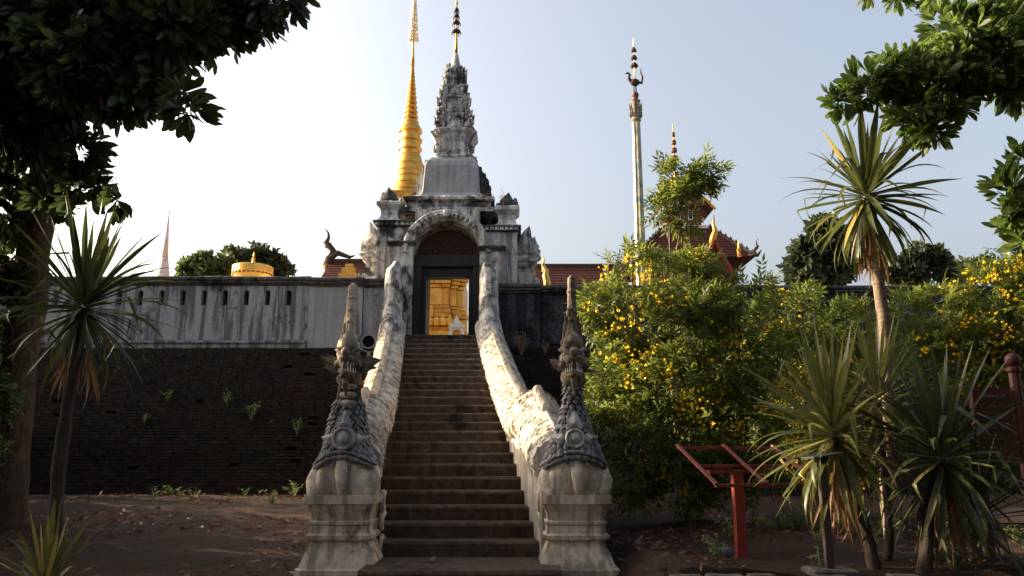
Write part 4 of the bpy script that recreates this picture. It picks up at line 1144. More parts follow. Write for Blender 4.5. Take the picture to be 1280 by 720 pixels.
def broad_tree(name, label, cat, base, trunk, limbs, blobs, count, single, leaf, size, mat, bark, r0, seed, droop=(-.25), group=None):
    """trunk + limbs; leaf whorls: the visible ones as parts, the rest joined"""
    root = empty(name, base, label, cat, group)
    mb = MB(); limb(mb, trunk, r0, r0 * .55, 14, .08); mb.build('trunk', bark, root, smooth=True, rough=(.25, .02))
    for l in limbs:
        mb = MB(); limb(mb, l[0], l[1], l[1] * .25, 8, .12); mb.build('branch', bark, root, smooth=True)
    pos, d = shell_points(blobs, count, .25); d[:, 2] += droop; d = unit(d)
    sc = size * (.75 + .5 * RNG.random(count)); roll = RNG.random(count) * 6.28
    fr = frames(d, roll)
    # whorls nearest to the outline of the picture are separate parts
    meshes = [np_mesh('leaf_whorl', v, f) for v, f in leaf]
    for me in meshes: me.materials.append(mat)
    pick = single(pos)
    for i in pick:
        o = bpy.data.objects.new('leaf_whorl', meshes[i % len(meshes)]); COL.objects.link(o)
        mm = Matrix([list(r) + [0] for r in (fr[i] * sc[i])] + [[0, 0, 0, 1]]); mm.translation = Vector(pos[i])
        o.parent = root; o.matrix_parent_inverse = Matrix.Translation(root.location).inverted(); o.matrix_basis = mm
    rest = np.setdiff1d(np.arange(count), pick)
    vs_, fs_, b = [], [], 0
    for q, (tv, tf) in enumerate(leaf):
        idx = rest[rest % len(leaf) == q]
        v = np.einsum('mij,nj->mni', fr[idx], tv) * sc[idx][:, None, None] + pos[idx][:, None, :]
        f = tf[None] + (np.arange(len(idx)) * len(tv))[:, None, None] + b
        vs_.append(v.reshape(-1, 3)); fs_.append(f.reshape(-1, 4)); b += len(idx) * len(tv)
    tag(link('crown', np_mesh('crown', np.concatenate(vs_), np.concatenate(fs_)), root, mat), kind='stuff')
    return root


def to_px(p):
    c, s_ = math.cos(PITCH), math.sin(PITCH)
    d = p[:, 1] * c + (p[:, 2] - CAMZ) * s_
    return np.stack([640 + FPX * p[:, 0] / d, 360 - FPX * ((p[:, 2] - CAMZ) * c - p[:, 1] * s_) / d, d], 1)


def nearest_in_view(n):
    def f(pos):
        q = to_px(pos); ok = np.where((q[:, 0] > -10) & (q[:, 0] < 1290) & (q[:, 1] > -10) & (q[:, 1] < 730))[0]
        return ok[np.argsort(q[ok, 2])[:n]]
    return f


# big dark tree at the left
TB = pxblobs([(-30, 40, 10, 110), (60, 30, 10, 95), (110, 70, 9.5, 75), (165, 40, 10, 80), (215, 35, 9.5, 60), (262, 20, 10, 55), (310, 2, 10, 42), (345, -6, 9.5, 34),
              (150, 110, 9.5, 42), (190, 108, 9.5, 26), (75, 120, 10.5, 62), (20, 130, 10.5, 75), (35, 205, 11.5, 48), (92, 195, 10.5, 32), (100, 240, 10.5, 20), (0, 270, 12, 38), (62, 250, 11, 22), (-20, 340, 12.5, 34),
              (-20, 420, 12.5, 30), (-70, 90, 11, 90), (60, -60, 10.5, 120), (180, -60, 10.5, 110), (290, -60, 10, 60), (-120, -20, 11, 130), (20, 360, 12.5, 22), (-30, 490, 12, 30)], 1.0)
TB += [(at(236, 136, 9), (.16, .15, .16)), (at(150, 250, 10), (.16, .15, .12)), (at(228, 120, 9.2), (.14, .14, .1))]
tb = at(8, 628, 13.2); tz = float(ground_z(tb.x, 13.2))
bt = Vector((tb.x, 13.2, tz - .1))
tk = [bt, at(22, 480, 13.0), at(40, 330, 12.6), at(58, 215, 12.0), at(85, 110, 11.4)]
lm = [([at(58, 225, 12.1), at(100, 150, 11), at(170, 90, 10), at(240, 70, 9.6)], .14), ([at(60, 215, 12), at(30, 120, 11), at(-40, 40, 10.5)], .16), ([at(85, 110, 11.4), at(150, 40, 10.6), at(270, 0, 10)], .13),
      ([at(85, 115, 11.4), at(80, 20, 11), at(60, -80, 10.6)], .15), ([at(45, 300, 12.4), at(0, 250, 12), at(-90, 200, 11.5)], .12), ([at(58, 240, 12.2), at(110, 238, 10.8), at(150, 246, 10)], .04),
      ([at(120, 125, 10.8), at(190, 128, 9.7), at(232, 132, 9.1)], .03), ([at(30, 420, 12.9), at(0, 400, 12.7), at(-60, 400, 12.5)], .06)]
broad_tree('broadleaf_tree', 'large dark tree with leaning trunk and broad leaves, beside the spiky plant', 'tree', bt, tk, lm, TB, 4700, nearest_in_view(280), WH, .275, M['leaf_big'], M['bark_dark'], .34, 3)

# bright tree reaching in from the right
TR_ = pxblobs([(1052, 124, 9, 17), (1080, 108, 9, 24), (1112, 92, 9, 28), (1140, 100, 9, 38), (1140, 145, 9, 30), (1162, 160, 9, 22), (1180, 115, 9, 42), (1190, 45, 9, 38), (1215, 75, 9, 52), (1235, 25, 9, 48), (1262, 75, 9, 48),
               (1290, 40, 9.3, 60), (1262, 112, 9, 20), (1085, -8, 10, 14), (1125, -8, 10, 16), (1180, -20, 9.6, 30), (1262, 240, 8.4, 20), (1278, 262, 8.4, 26), (1278, 205, 8.4, 14), (1282, 305, 8.4, 16), (1340, 90, 9.5, 70), (1350, 260, 9, 70), (1320, -40, 9.5, 80), (1420, 60, 9.6, 90)], 1.0)
rb = Vector((8.2, 10.2, .45))
rk = [rb, Vector((8.1, 10.2, 1.9)), Vector((7.9, 10.0, 3.4)), Vector((7.6, 9.9, 4.9))]
rl = [([rk[2], at(1330, 140, 9.5), at(1240, 70, 9.2), at(1180, 90, 9), at(1100, 100, 9), at(1050, 122, 9)], .10), ([rk[3], at(1320, 10, 9.5), at(1220, -20, 9.5), at(1090, -12, 10)], .10), ([rk[2], at(1350, 260, 9), at(1285, 250, 8.5)], .05), ([at(1225, 75, 9.1), at(1180, 130, 9), at(1150, 160, 9)], .03)]
broad_tree('broadleaf_tree', 'bright green leafy tree whose bough hangs over the tall yucca', 'tree', rb, rk, rl, TR_, 1800, nearest_in_view(280), WH, .20, M['leaf_right'], M['bark_pale'], .25, 5, -.1)


def shrub(label, base, stems, blobs, count, flowers, size, seed, mat='leaf_shrub', name='flowering_shrub', group='yellow flowering shrubs'):
    rr = random.Random(seed)
    root = empty(name, base, label, 'shrub', group)
    for s_ in stems:
        mb = MB(); limb(mb, s_, .028, .010, 6, .08); mb.build('stem', M['twig'], root, smooth=True)
    pos, d = shell_points(blobs, count, .30)
    # clump the sprays so that gaps and dark hollows remain
    keep = np.array([noise.noise(Vector(p) * 2.4) > -.03 for p in pos]); pos, d = pos[keep], d[keep]
    d[:, 2] += .15; d = unit(d); n = len(pos)
    sc = size * (.7 + .6 * RNG.random(n)); fr = frames(d, RNG.normal(size=n) * .6)
    vs_, fs_, b = [], [], 0
    for q, (tv, tf) in enumerate(SP):
        idx = np.arange(q, n, len(SP))
        v = np.einsum('mij,nj->mni', fr[idx], tv) * sc[idx][:, None, None] + pos[idx][:, None, :]
        f = tf[None] + (np.arange(len(idx)) * len(tv))[:, None, None] + b
        vs_.append(v.reshape(-1, 3)); fs_.append(f.reshape(-1, 4)); b += len(idx) * len(tv)
    tag(link('foliage', np_mesh('foliage', np.concatenate(vs_), np.concatenate(fs_)), root, M[mat]), kind='stuff')
    # trumpet flowers in heads at the shoot tips
    if flowers:
        out = shell_points(blobs, flowers * 5, .92)[0]
        q = to_px(out); front = np.argsort(q[:, 2] + RNG.random(len(q)) * 1.2 - .5 * out[:, 2])[:flowers]
        fp, fd = [], []
        for i in front:
            k = rr.choice((3, 6, 9, 14, 18))
            for _ in range(k):
                fp.append(out[i] + RNG.normal(size=3) * (.045, .045, .035) * (.6 + .1 * k)); fd.append(RNG.normal(size=3) + (0, -.3, .3))
        fp, fd = np.array(fp), unit(np.array(fd)); n5 = 6; tv = [(0, 0, 0)]; tf = []
        for ring, (x, r) in enumerate(((.5, .16), (.95, .26), (1.1, .52))):
            tv += [(x + (.08 * (k % 2)), r * math.cos(2 * math.pi * k / n5), r * math.sin(2 * math.pi * k / n5)) for k in range(n5)]
        for ring in range(2):
            for k in range(n5): tf.append((1 + ring * n5 + k, 1 + ring * n5 + (k + 1) % n5, 1 + (ring + 1) * n5 + (k + 1) % n5, 1 + (ring + 1) * n5 + k))
        me = scatter('blossoms', np.array(tv), np.array(tf), fp, frames(fd), .048 * (.7 + .6 * RNG.random(len(fp))))
        tag(link('blossoms', me, root, M['petal']), kind='stuff')
    return root


def gb(px, Y): x = (px - 640) / FPX * Y; return Vector((x, Y, float(ground_z(x, Y)) - .03))
b0 = gb(850, 13)
SA = pxblobs([(765, 395, 12.7, 34), (790, 350, 13, 36), (800, 420, 12.6, 48), (848, 362, 13.2, 42), (862, 410, 12.8, 58), (905, 380, 13.2, 42), (825, 480, 12.4, 58), (772, 470, 12.5, 34), (895, 470, 12.6, 56), (935, 440, 13, 44), (800, 540, 12.3, 46),
              (870, 545, 12.2, 52), (930, 530, 12.4, 48), (818, 330, 13.2, 22), (872, 338, 13.2, 22), (740, 385, 12.8, 18), (945, 370, 13.4, 28), (755, 520, 12.4, 26), (790, 590, 12.4, 34), (850, 600, 12.4, 40), (905, 590, 12.4, 38), (950, 585, 12.6, 30)])
shrub('big dense yellow flowering shrub right beside the serpent head', b0, [[b0, at(835 + 30 * k, 520, 12.8), at(800 + 38 * k, 420, 13), at(790 + 40 * k, 340, 13)] for k in range(4)], SA, 9000, 85, .215, 1)
b1 = gb(842, 14)
SB = pxblobs([(828, 228, 14, 17), (850, 222, 14, 20), (878, 218, 14, 18), (845, 250, 14, 22), (868, 248, 14, 22), (830, 262, 14, 12), (856, 272, 14, 14), (880, 268, 14, 9)])
shrub('lanky flowering sapling with leafy top rising before the red pavilion', b1, [[b1, at(836, 400, 14), at(838, 300, 14), at(842, 240, 14)], [b1, at(846, 400, 14), at(846, 310, 14), at(862, 240, 14)]], SB, 1350, 9, .23, 2, name='flowering_sapling')
b2 = gb(1010, 14)
SC = pxblobs([(965, 400, 14, 30), (1000, 395, 14.2, 26), (975, 450, 13.8, 40), (1020, 430, 14, 40), (1060, 415, 14.3, 38), (1000, 510, 13.6, 46), (1050, 480, 13.8, 46), (960, 510, 13.5, 32), (1090, 450, 14.2, 38), (1065, 530, 13.6, 40), (985, 570, 13.4, 40), (1050, 585, 13.4, 40), (1000, 355, 14.4, 12)])
shrub('yellow flowering shrub behind the red frame stand', b2, [[b2, at(990 + 30 * k, 520, 14), at(970 + 32 * k, 420, 14)] for k in range(3)], SC, 5600, 50, .21, 3)
b3 = gb(1200, 12)
SD = pxblobs([(1140, 400, 12.2, 32), (1130, 450, 12, 34), (1180, 390, 12.2, 32), (1195, 440, 12, 44), (1235, 375, 12, 38), (1262, 330, 12, 26), (1255, 420, 11.8, 44), (1285, 360, 12, 44), (1160, 500, 11.8, 36), (1225, 490, 11.8, 40), (1285, 470, 11.8, 40), (1275, 300, 12, 14), (1240, 545, 11.6, 40), (1180, 560, 11.6, 36)])
shrub('yellow flowering shrub behind the notice board with the knob topped post', b3, [[b3, at(1180 + 30 * k, 520, 12), at(1150 + 45 * k, 400, 12)] for k in range(4)], SD, 6200, 70, .19, 4)
b4 = gb(-10, 12.2)
SE = pxblobs([(-30, 420, 12.2, 36), (-15, 500, 12, 32), (-60, 540, 12, 60), (-120, 480, 12, 80), (-200, 520, 12, 80), (-40, 600, 11.6, 36), (-140, 600, 11.5, 60)])
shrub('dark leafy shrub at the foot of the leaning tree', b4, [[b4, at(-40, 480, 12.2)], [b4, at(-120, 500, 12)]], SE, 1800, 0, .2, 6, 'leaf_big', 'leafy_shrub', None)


# ------------------------------------------------------------------ trees beyond the wall
LC = compose([(xf(blade(1, ((0, .05), (.5, .30), (1, .03)), .2, .2)[0], a, b), blade(1, ((0, .05), (.5, .30), (1, .03)))[1]) for a, b in ((0, -.3), (1.6, .3), (3.3, -.2), (4.7, .4))])
def far_tree(label, px, Y, blobs, count, size, mat, z0=4.6):
    x = at(px, 340, Y).x
    root = empty('distant_tree', (x, Y, z0), label, 'tree', 'trees beyond the temple wall')
    B = pxblobs(blobs); top = sum((b[0] for b in B), Vector()) / len(B)
    mb = MB(); limb(mb, [(x, Y, z0), (x + .2, Y, (z0 + top.z) / 2), top], .35, .15, 8, .2); mb.build('trunk', M['bark_dark'], root, smooth=True)
    for b in B:
        mb = MB(); limb(mb, [((x + top.x) / 2, Y, (z0 + top.z) / 2), (b[0] + top) / 2, b[0]], .12, .03, 6, .25); mb.build('branch', M['bark_dark'], root, smooth=True)
    pos, d = shell_points(B, count, .3)
    keep = np.array([noise.noise(Vector(p) * 1.1) > -.18 for p in pos]); pos, d = pos[keep], d[keep]
    me = scatter('crown', LC[0], LC[1], pos, frames(d, RNG.random(len(pos)) * 6.28), size * (.6 + .8 * RNG.random(len(pos))))
    tag(link('crown', me, root, mat), kind='stuff')
far_tree('low sunlit olive tree beside the white chedi spire', 252, 58, [(235, 338, 58, 14), (255, 332, 58, 16), (278, 335, 58, 16), (262, 345, 58, 18)], 1500, .42, M['leaf_far'])
far_tree('dark green tree behind the gilded ceremonial parasol', 315, 62, [(295, 325, 62, 18), (318, 322, 62, 20), (340, 330, 62, 16), (355, 338, 62, 12), (320, 345, 62, 26), (285, 338, 62, 14)], 2200, .42, M['leaf_fardark'])
far_tree('dark rounded tree right behind the yucca trunk', 1030, 42, [(1010, 315, 42, 22), (1040, 300, 42, 28), (1005, 340, 42, 24), (1060, 325, 42, 30), (1030, 340, 42, 30), (1025, 285, 42, 16)], 2600, .36, M['leaf_fardark'])
far_tree('dark spreading tree between yucca and right hand shrub', 1140, 44, [(1110, 335, 44, 16), (1145, 322, 44, 18), (1165, 328, 44, 20), (1180, 340, 44, 14), (1135, 345, 44, 22)], 1800, .36, M['leaf_fardark'])
far_tree('small dark treetop behind the right hand flowering shrub', 1225, 48, [(1205, 340, 48, 14), (1230, 335, 48, 16), (1255, 345, 48, 16)], 1000, .36, M['leaf_fardark'])


# ------------------------------------------------------------------ yuccas: every blade is a part
def strap(droop, wid=.034, n=9, bend=None):
    v, f = [], []; x = z = 0; ang = 0
    for i in range(n + 1):
        t = i / n
        wd = wid * (1 - .35 * (1 - t) ** 3) * min(1, (1 - t) * 2.6 + .03)
        v += [(x, -wd, z + wd * .35), (x, 0, z), (x, wd, z + wd * .35)]
        ang = -droop * t * t * 1.5 - (bend[1] if bend and t > bend[0] else 0)
        x += math.cos(ang) / n; z += math.sin(ang) / n
    for i in range(n):
        a = i * 3; f += [(a, a + 3, a + 4, a + 1), (a + 1, a + 4, a + 5, a + 2)]
    return np.array(v), np.array(f)


def strap_set(mat, wid):
    out = []
    for dr, bd in ((.0, None), (.18, None), (.4, None), (.75, None), (1.1, None), (.3, (.55, 1.2)), (.2, (.7, 1.6))):
        me = np_mesh('blade', *strap(dr, wid, 9, bd)); me.materials.append(mat); out.append(me)
    return out
SETS = {'yucca': strap_set(M['yucca'], .033), 'yucca_mid': strap_set(M['yucca_mid'], .036), 'yucca_dark': strap_set(M['yucca_dark'], .030), 'dry': strap_set(M['yucca_dry'], .028)}


def yucca(label, trunk, r0, count, L, kind, seed, low=-50, dry=10, bark='bark_yucca'):
    rr = random.Random(seed); base = Vector(trunk[0]); top = Vector(trunk[-1])
    root = empty('yucca', base, label, 'yucca', 'spiky yuccas')
    if len(trunk) > 1:
        mb = MB(); limb(mb, trunk, r0, r0 * .62, 12, .05); mb.build('trunk', M[bark], root, smooth=True, rough=(.10, .012))
    def put(me, p, az, el, s_, roll):
        o = bpy.data.objects.new('blade', me); COL.objects.link(o); o.parent = root
        o.matrix_parent_inverse = Matrix.Translation(root.location).inverted()
        o.matrix_basis = Matrix.Translation(p) @ Matrix.Rotation(az, 4, 'Z') @ Matrix.Rotation(-el, 4, 'Y') @ Matrix.Rotation(roll, 4, 'X') @ Matrix.Scale(s_, 4)
    for i in range(count):
        t = (i + .5) / count; el = R(88 - (88 - low) * t ** .9 + rr.uniform(-8, 8)); az = i * 2.39996 + rr.uniform(-.25, .25)
        v = 0 if el > R(50) else rr.choice((0, 1, 2, 2, 3, 5) if el > R(15) else (1, 2, 3, 3, 4, 6))
        if rr.random() < .06: v = rr.choice((5, 6))
        put(SETS[kind][v], top + Vector((0, 0, .16 - .30 * t)) + Vector((math.cos(az), math.sin(az), 0)) * .05, az, el, L * rr.uniform(.72, 1.08) * (1 if el > 0 else .9), rr.uniform(-.5, .5))
    for i in range(dry):
        az = rr.uniform(0, 6.28); put(SETS['dry'][rr.choice((1, 2, 3))], top + Vector((0, 0, -.22 - rr.random() * .25)) + Vector((math.cos(az), math.sin(az), 0)) * .07, az, R(rr.uniform(-88, -58)), L * rr.uniform(.45, .75), rr.uniform(-1, 1))
    return root


def gx_(p): return Vector((p.x, p.y, float(ground_z(p.x, p.y)) - .05))
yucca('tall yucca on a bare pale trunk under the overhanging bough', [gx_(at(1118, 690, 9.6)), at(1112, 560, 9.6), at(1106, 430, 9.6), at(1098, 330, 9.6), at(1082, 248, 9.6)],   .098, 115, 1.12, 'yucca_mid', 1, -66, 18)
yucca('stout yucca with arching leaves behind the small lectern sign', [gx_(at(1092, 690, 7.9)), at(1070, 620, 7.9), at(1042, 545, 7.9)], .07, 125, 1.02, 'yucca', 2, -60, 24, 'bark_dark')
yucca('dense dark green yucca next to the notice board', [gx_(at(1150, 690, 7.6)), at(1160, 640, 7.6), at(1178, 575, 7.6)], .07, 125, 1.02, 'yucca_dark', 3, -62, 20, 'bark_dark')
yucca('thin trunked dark yucca standing beside the leaning tree', [gx_(at(65, 706, 9.2)), at(72, 600, 9.2), at(86, 490, 9.2), at(104, 385, 9.2)], .088, 110, 1.2, 'yucca_dark', 4, -60, 12, 'bark_dark')  # dark blades and bark carry its backlit shade in their colour
yucca('young stemless yucca rosette at the foot of the dark yucca', [gx_(at(60, 700, 9.0)) + Vector((0, 0, .16))], .05, 44, .74, 'yucca', 5, 5, 0)
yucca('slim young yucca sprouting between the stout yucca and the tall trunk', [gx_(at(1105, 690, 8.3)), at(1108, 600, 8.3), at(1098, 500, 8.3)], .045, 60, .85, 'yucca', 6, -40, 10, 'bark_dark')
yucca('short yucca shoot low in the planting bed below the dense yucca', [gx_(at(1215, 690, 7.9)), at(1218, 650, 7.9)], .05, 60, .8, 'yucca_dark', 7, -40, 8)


# ------------------------------------------------------------------ unseen grove and hedge, added to shade the forecourt
rr = random.Random(77)
def added_grove_tree(label, x, y, h, r, count, size=.55):  # trees out of view, added to hold sun and skylight off the forecourt
    z0 = float(ground_z(x, y))
    root = empty('added_grove_tree', (x, y, z0), label, 'tree', 'unseen grove added to shade the forecourt')
    mb = MB(); limb(mb, [(x, y, z0 - .1), (x + .2, y, z0 + h * .4), (x, y + .2, z0 + h * .8)], .3, .12, 10, .15); mb.build('trunk', M['bark_dark'], root, smooth=True)
    B = []
    for k in range(9):
        a = k * 2.4; q = r * (.25 + .6 * (k % 3) / 2); B.append((Vector((x + q * math.cos(a), y + q * math.sin(a), z0 + h * (.55 + .38 * ((k * 5) % 9) / 8))), (r * .5, r * .5, h * .16)))
    for b in B:
        mb = MB(); limb(mb, [(x, y, z0 + h * .42), b[0]], .1, .03, 6, .2); mb.build('branch', M['bark_dark'], root, smooth=True)
    pos, d = shell_points(B, count, .2)
    me = scatter('crown', LC[0], LC[1], pos, frames(d, RNG.random(count) * 6.28), size * (.6 + .8 * RNG.random(count)))
    tag(link('crown', me, root, M['leaf_fardark']), kind='stuff')
added_grove_tree('tall unseen tree added for shade left of the forecourt', -11.5, 5.6, 9, 3.4, 1700)
added_grove_tree('lower unseen tree added for shade beside the hedge left of the forecourt', -14.5, 11.6, 5.8, 3.0, 1000)
for i, (x, y, h, r) in enumerate(((-9, -5, 13, 5.5), (1, -7, 14, 6), (11, -4, 13, 5.5), (-18, 3, 12, 5), (15, 4, 12, 4.6), (20, -8, 14, 6))):
    added_grove_tree('tall unseen tree added for shade in front of the stairs', x, y, h, r, 2600, .75)
for i, (x, y) in enumerate(((-10.2, 12.3), (-11.3, 14.4), (-13.5, 12), (-12.6, 16.3), (-13.2, 18.2), (-15, 15))):  # hedge added mostly out of frame to keep sun off the ground
    b_ = Vector((x, y, float(ground_z(x, y)) - .03))
    shrub('dark leafy hedge shrub added mostly out of frame for shade', b_, [[b_, b_ + Vector((.2, 0, 1.4))], [b_, b_ + Vector((-.4, .2, 1.3))]],
          [(b_ + Vector((rr.uniform(-.7, .7), rr.uniform(-.7, .7), rr.uniform(.6, 2.5))), (.95, .95, .8)) for _ in range(8)], 1500, 0, .3, 20 + i, 'leaf_big', 'leafy_shrub', 'hedge added mostly out of frame for shade')


# ------------------------------------------------------------------ signs and fittings
def beam(mb, a, b, w, h):
    a, b = Vector(a), Vector(b); d = (b - a).normalized(); s_ = d.cross(Vector((0, 0, 1)))
    s_ = Vector((1, 0, 0)) if s_.length < .05 else s_.normalized(); u = s_.cross(d)
    vs_ = [p + s_ * (i * w / 2) + u * (j * h / 2) for p in (a, b) for i, j in ((-1, -1), (1, -1), (1, 1), (-1, 1))]
    mb.add(vs_, [(0, 1, 2, 3), (7, 6, 5, 4), (0, 4, 5, 1), (1, 5, 6, 2), (2, 6, 7, 3), (3, 7, 4, 0)])


FL = Vector((2.10, 8.5, 1.21)); ul = Vector((math.cos(R(22)), math.sin(R(22)), 0)) * 1.32; ub = Vector((-.25, .6, .39))
rf = empty('frame_stand', (2.57, 8.98, float(ground_z(2.57, 8.98))), 'empty red metal sign frame tilted on a single post', 'sign frame')
for a, b, nm, lift in ((FL, FL + ul, 'front_rail', 0), (FL + ub, FL + ub + ul, 'back_rail', 0), (FL + ub * .55 + ul * .02, FL + ub * .55 + ul * .98, 'middle_rail', -.022)):
    mb = MB(); beam(mb, a + Vector((0, 0, lift)), b + Vector((0, 0, lift)), .034, .036); mb.build(nm, M['red_paint'], rf, bevel=.004)
for t in (0.0, .47, 1.0):
    mb = MB(); p0 = FL + ul * t + Vector((0, 0, .028)); beam(mb, p0 - ub * .03, p0 + ub * 1.03, .045, .026); mb.build('side_rail', M['red_paint'], rf, bevel=.004)
mb = MB(); pc = FL + ul * .40 + ub * .5; gz = float(ground_z(pc.x, pc.y)); beam(mb, (pc.x, pc.y, gz - .1), (pc.x, pc.y, pc.z - .04), .11, .11); mb.build('post', M['red_paint'], rf, bevel=.006)
mb = MB(); beam(mb, FL + ul * .12 + ub * .5 + Vector((0, 0, -.06)), FL + ul * .70 + ub * .5 + Vector((0, 0, -.06)), .06, .04); mb.build('cross_arm', M['red_paint'], rf)

p = at(1037, 708, 7.62); gz = float(ground_z(p.x, 7.62))
ls = empty('lectern_sign', (p.x, 7.62, gz), 'small lectern sign with dull metal plate on a thin brown post', 'sign')
mb = MB(); beam(mb, (p.x, 7.62, gz), (p.x, 7.62, 1.52), .075, .06); mb.build('post', M['sign_brown'], ls, bevel=.006)
mb = MB(); beam(mb, (p.x - .20, 7.52, 1.49), (p.x + .16, 7.68, 1.535), .26, .018); o = mb.build('plate', M['steel'], ls, bevel=.004)
mb = MB(); mb.loft(SQ, [(.2, .17, -.1), (.2, .17, .05), (.18, .15, .065)], (p.x, 7.62, gz)); mb.build('footing', M['concrete'], ls, rough=(.1, .012))

nb = empty('notice_board', (4.7, 8.2, float(ground_z(4.7, 8.2))), 'dark notice board with faded lettering on a maroon knob topped post', 'notice board')
for x in (at(1272, 500, 8.2).x,):
    mb = MB(); gz = float(ground_z(x, 8.2)); mb.loft(circle(10), [(.055, .055, 0), (.055, .055, 1.88), (.07, .07, 1.90), (.07, .07, 1.93), (.04, .04, 1.95)], (x, 8.2, gz - .05)); po = mb.build('post', M['post_maroon'], nb, smooth=False)
    mb = MB(); mb.ball((x, 8.2, gz + 1.96), .075, 12, 8); sub(mb.build('knob', M['post_maroon'], None, smooth=True), po)
xa, xb = at(1208, 500, 8.2).x + .05, at(1269, 500, 8.2).x - .05
mb = MB(); mb.box(xa, xb, 8.17, 8.21, at(1230, 575, 8.2).z, at(1230, 486, 8.2).z); bo = mb.build('board', M['post_maroon'], nb)
mb = MB(); beam(mb, (xa + .04, 8.24, float(ground_z(xa, 8.2)) - .05), (xa + .04, 8.24, at(1230, 490, 8.2).z), .06, .05); mb.build('back_post', M['post_maroon'], nb)
def faded():
    t = NT('faded_lettering'); n = t.noise(9, 4, .7, t.scaled((1, 1, 5)))
    return t.done(t.mix(t.ramp(n, [(.48, 0), (.56, 1)]), (.035, .010, .008), (.12, .11, .10)), .7)
M['faded'] = faded()
for k, y in enumerate((494, 507, 520, 534, 548, 560)):
    z = at(1230, y, 8.17).z; mb = MB(); mb.box(xa + .06, xb - .06 - .05 * (k % 3), 8.163, 8.169, z - .022, z + .012); sub(mb.build('text_line', M['faded']), bo)

# flood lamp at the wall foot
p = at(461, 427, 20.55)
sl = empty('flood_lamp', (p.x, 20.6, p.z - .3), 'round flood lamp with dark lens beside the left serpent tail', 'lamp')
mb = MB(); n = 24; prof = [(.10, .30), (.13, .20), (.16, .05), (.185, .0), (.185, -.06), (.16, -.06), (.15, .0)]
V = []; Fc = []
for r, y in prof: V += [(p.x + r * math.cos(2 * math.pi * k / n), 20.55 + y, p.z + r * math.sin(2 * math.pi * k / n)) for k in range(n)]
for i in range(len(prof) - 1):
    for k in range(n): Fc.append((i * n + k, i * n + (k + 1) % n, (i + 1) * n + (k + 1) % n, (i + 1) * n + k))
Fc.append(tuple(range(n))); mb.add(V, Fc); mb.build('housing', M['lamp_body'], sl, smooth=False)
mb = MB(); mb.prism([(p.x + .155 * math.cos(2 * math.pi * k / n), p.z + .155 * math.sin(2 * math.pi * k / n)) for k in range(n)], 20.52, 20.54); mb.build('lens', M['lens'], sl)
mb = MB(); mb.tube([(p.x - .2, 20.62, p.z), (p.x - .2, 20.62, p.z - .2), (p.x, 20.62, p.z - .26), (p.x + .2, 20.62, p.z - .2), (p.x + .2, 20.62, p.z)], .022, 6); beam(mb, (p.x, 20.62, p.z - .24), (p.x, 20.62, p.z - .62), .09, .09); mb.build('bracket', M['lamp_body'], sl)

# edging stones of the raised bed
rr = random.Random(5)
ed = empty('bed_edging', (3, 7.25, .3), 'row of rough concrete blocks edging the planting bed', 'edging')
x = 1.34
while x < 5.6:
    L = rr.uniform(.26, .36); mb = MB(); mb.box(x, x + L - .025, 7.14 + rr.uniform(-.02, .02), 7.30, .05, .49 + rr.uniform(-.02, .03)); mb.build('block', M['concrete'], ed, bevel=.02, rough=(.12, .015)); x += L
for px, py, Y, r, lab in ((18, 712, 8.9, .10, 'rounded brown stone beside the yucca rosette'), (905, 690, 8.9, .09, 'dark lump of stone at the foot of the red frame stand')):
    q = at(px, py, Y); q.z = float(ground_z(q.x, Y)); mb = MB(); mb.ball((q.x, Y, q.z + r * .45), (r * 1.2, r, r * .8), 12, 8)
    o = mb.build('stone', M['concrete'], None, smooth=True, rough=(.06, .02)); tag(o, lab, 'stone')


# ------------------------------------------------------------------ weeds, dry tufts, fallen leaves
def tuft(name, label, cat, base, n, L, mat, seed, spread=.7, leafy=False, group=None, wid=.02):
    r_ = random.Random(seed); root = empty(name, base, label, cat, group)
    mb = MB(); parts = []
    for i in range(n):
        az = r_.uniform(0, 6.28); out = r_.uniform(.1, spread); l = L * r_.uniform(.55, 1.1)
        pts = [base, base + Vector((math.cos(az) * out * l * .4, math.sin(az) * out * l * .4, l * .55)), base + Vector((math.cos(az) * out * l, math.sin(az) * out * l, l * (1 - .35 * out)))]
        mb.tube(pts, [.008, .006, .002], 4)
        for q in range(7 if leafy else 3):
            t = r_.uniform(.3, 1); p_ = pts[1].lerp(pts[2], max(0, t * 2 - 1)) if t > .5 else pts[0].lerp(pts[1], t * 2)
            v, f = blade(1, ((0, .03), (.4, .2 if leafy else .06), (1, .01)), .3, .2)
            a2 = r_.uniform(0, 6.28); parts.append((xf(v, a2, r_.uniform(-.9, .4), tuple(p_), l * r_.uniform(.16, .34)), f))
    mb.build('stalks', mat, root)
    v, f = compose(parts); tag(link('leaves', np_mesh('leaves', v, f), root, mat), kind='stuff')
    return root


def on_bank(px, py):
    for i in range(200):
        Y = 17.9 + 3.3 * i / 199; q = at(px, py, Y); zb = .45 + 3.91 * (Y - 17.9) / 3.25
        if q.z <= zb: break
    return q
for i, (px, py, n, L) in enumerate(((283, 508, 6, .42), (314, 528, 7, .5), (371, 545, 6, .45), (210, 505, 5, .4), (180, 530, 6, .35), (338, 530, 3, .2))):
    tuft('wall_weed', ['leafy weed sprouting halfway up the brick embankment', 'taller weed with thin shoots on the brick embankment', 'bright weed on the brick embankment beside the left serpent', 'dim weed on the embankment behind the dark yucca', 'small dim weed low on the embankment behind the dark yucca', 'tiny weed between two larger ones on the brick embankment'][i], 'weed', on_bank(px, py), n, L, M['weed'], 50 + i, .6, True)
tuft('dry_tuft', 'dry straw coloured grass tuft by the blackened wall', 'grass tuft', on_bank(652, 446), 26, .75, M['straw'], 61, .6)
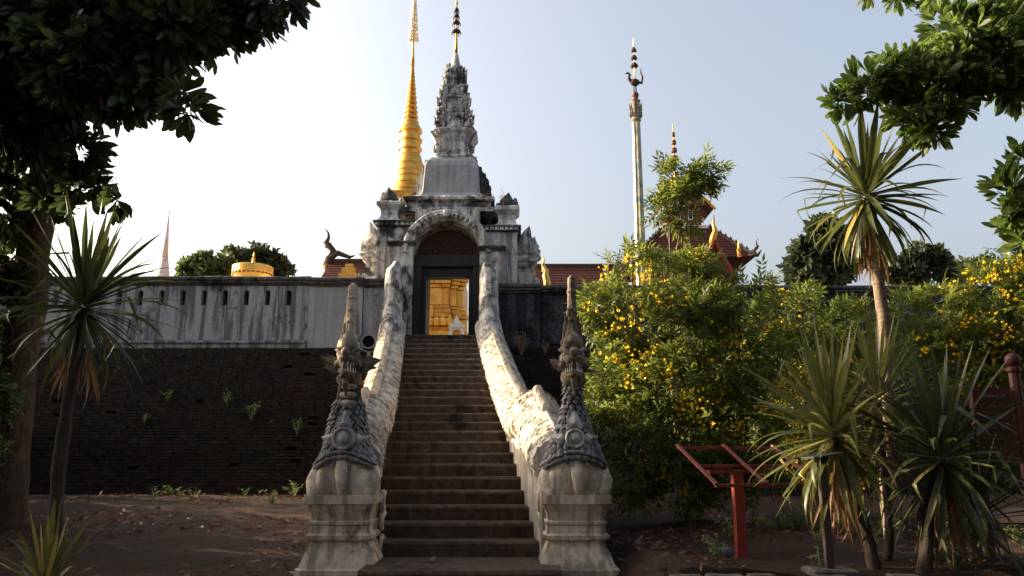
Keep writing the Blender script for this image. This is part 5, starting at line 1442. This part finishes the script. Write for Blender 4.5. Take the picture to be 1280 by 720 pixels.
tuft('dry_tuft', 'thin withered tuft between dry grass and serpent crest', 'grass tuft', on_bank(682, 444), 14, .4, M['straw'], 62, .9)
tuft('roof_weed', 'wispy dry weed on the gate roof below the spire', 'weed', Vector((XG + 1.12, 22.9, 8.6)), 12, .85, M['straw'], 63, .35)
tuft('roof_weed', 'small wispy weed on the gate roof corner', 'weed', Vector((XG + 1.62, 22.2, 8.55)), 7, .6, M['straw'], 64, .5)
tuft('red_weed', 'rust coloured withered bush beside the left serpent back', 'weed', Vector((inner(-1, 17) - .95, 18.9, 1.9)), 40, 1.4, M['litter'], 65, .5, True)

# fallen leaves over soil, stairs kept nearly clean
n = 12000
X_ = RNG.uniform(-9, 7.5, n); Y_ = 5 + 13 * RNG.random(n) ** 1.1
keep = ~((X_ > -2.5) & (X_ < 1.2) & (Y_ > 8.8)) & (np.array([noise.noise(Vector((a * .5, b * .5, 0))) for a, b in zip(X_, Y_)]) + .35 * RNG.random(n) > .12)
X_, Y_ = X_[keep], Y_[keep]; n = len(X_)
tv, tf = blade(1, ((0, .02), (.5, .24), (1, .02)), -.25, .35)
d = unit(np.stack([RNG.normal(size=n), RNG.normal(size=n), RNG.normal(size=n) * .25], 1))
me = scatter('leaf_litter', tv, tf, np.stack([X_, Y_, ground_z(X_, Y_) + .015], 1), frames(d, RNG.normal(size=n) * .5), .12 * (.25 + .95 * RNG.random(n) ** 2))
tag(link('leaf_litter', me, None, M['litter']), 'brown fallen leaves strewn over the red soil', 'fallen leaves', kind='stuff')
for k, (x, y, z, a) in enumerate(((-1.35, 9.45, Z0, .4), (-.95, 9.75, Z0, 1.4), (-1.5, 13.28, Z0 + RI * 7, .2), (.0, 13.3, Z0 + RI * 7, -.3))):
    v, f = blade(.20, ((0, .03), (.5, .2), (1, .02)), -.2, .3); o = link('fallen_leaf', np_mesh('fallen_leaf', v, f), None, M['litter']); o.location = (x, y, z + .012); o.rotation_euler = (.1, 0, a)
    tag(o, ['curled brown leaf lying on the landing', 'small brown leaf on the landing near the first step', 'pale leaf on a stair tread near the left serpent', 'pale leaf on a stair tread near the right serpent'][k], 'leaf')

rr = random.Random(91)
k = 0
while k < 34:
    if k < 22: x, y = rr.uniform(1.7, 6.0), rr.uniform(7.5, 12.5)
    else: x, y = rr.uniform(-8.0, -3.0), rr.uniform(15.6, 17.6)
    b_ = Vector((x, y, float(ground_z(x, y)) - .02)); k += 1
    tuft('low_weed', 'low leafy weed growing among fallen leaves in the planting bed' if k <= 22 else 'low leafy weed growing at the foot of the brick embankment', 'weed', b_, rr.randint(4, 9), rr.uniform(.18, .42), M['weed' if rr.random() < .6 else 'leaf_shrub'], 200 + k, .9, True,
         'low weeds in the planting bed' if k <= 22 else 'low weeds along the brick embankment')
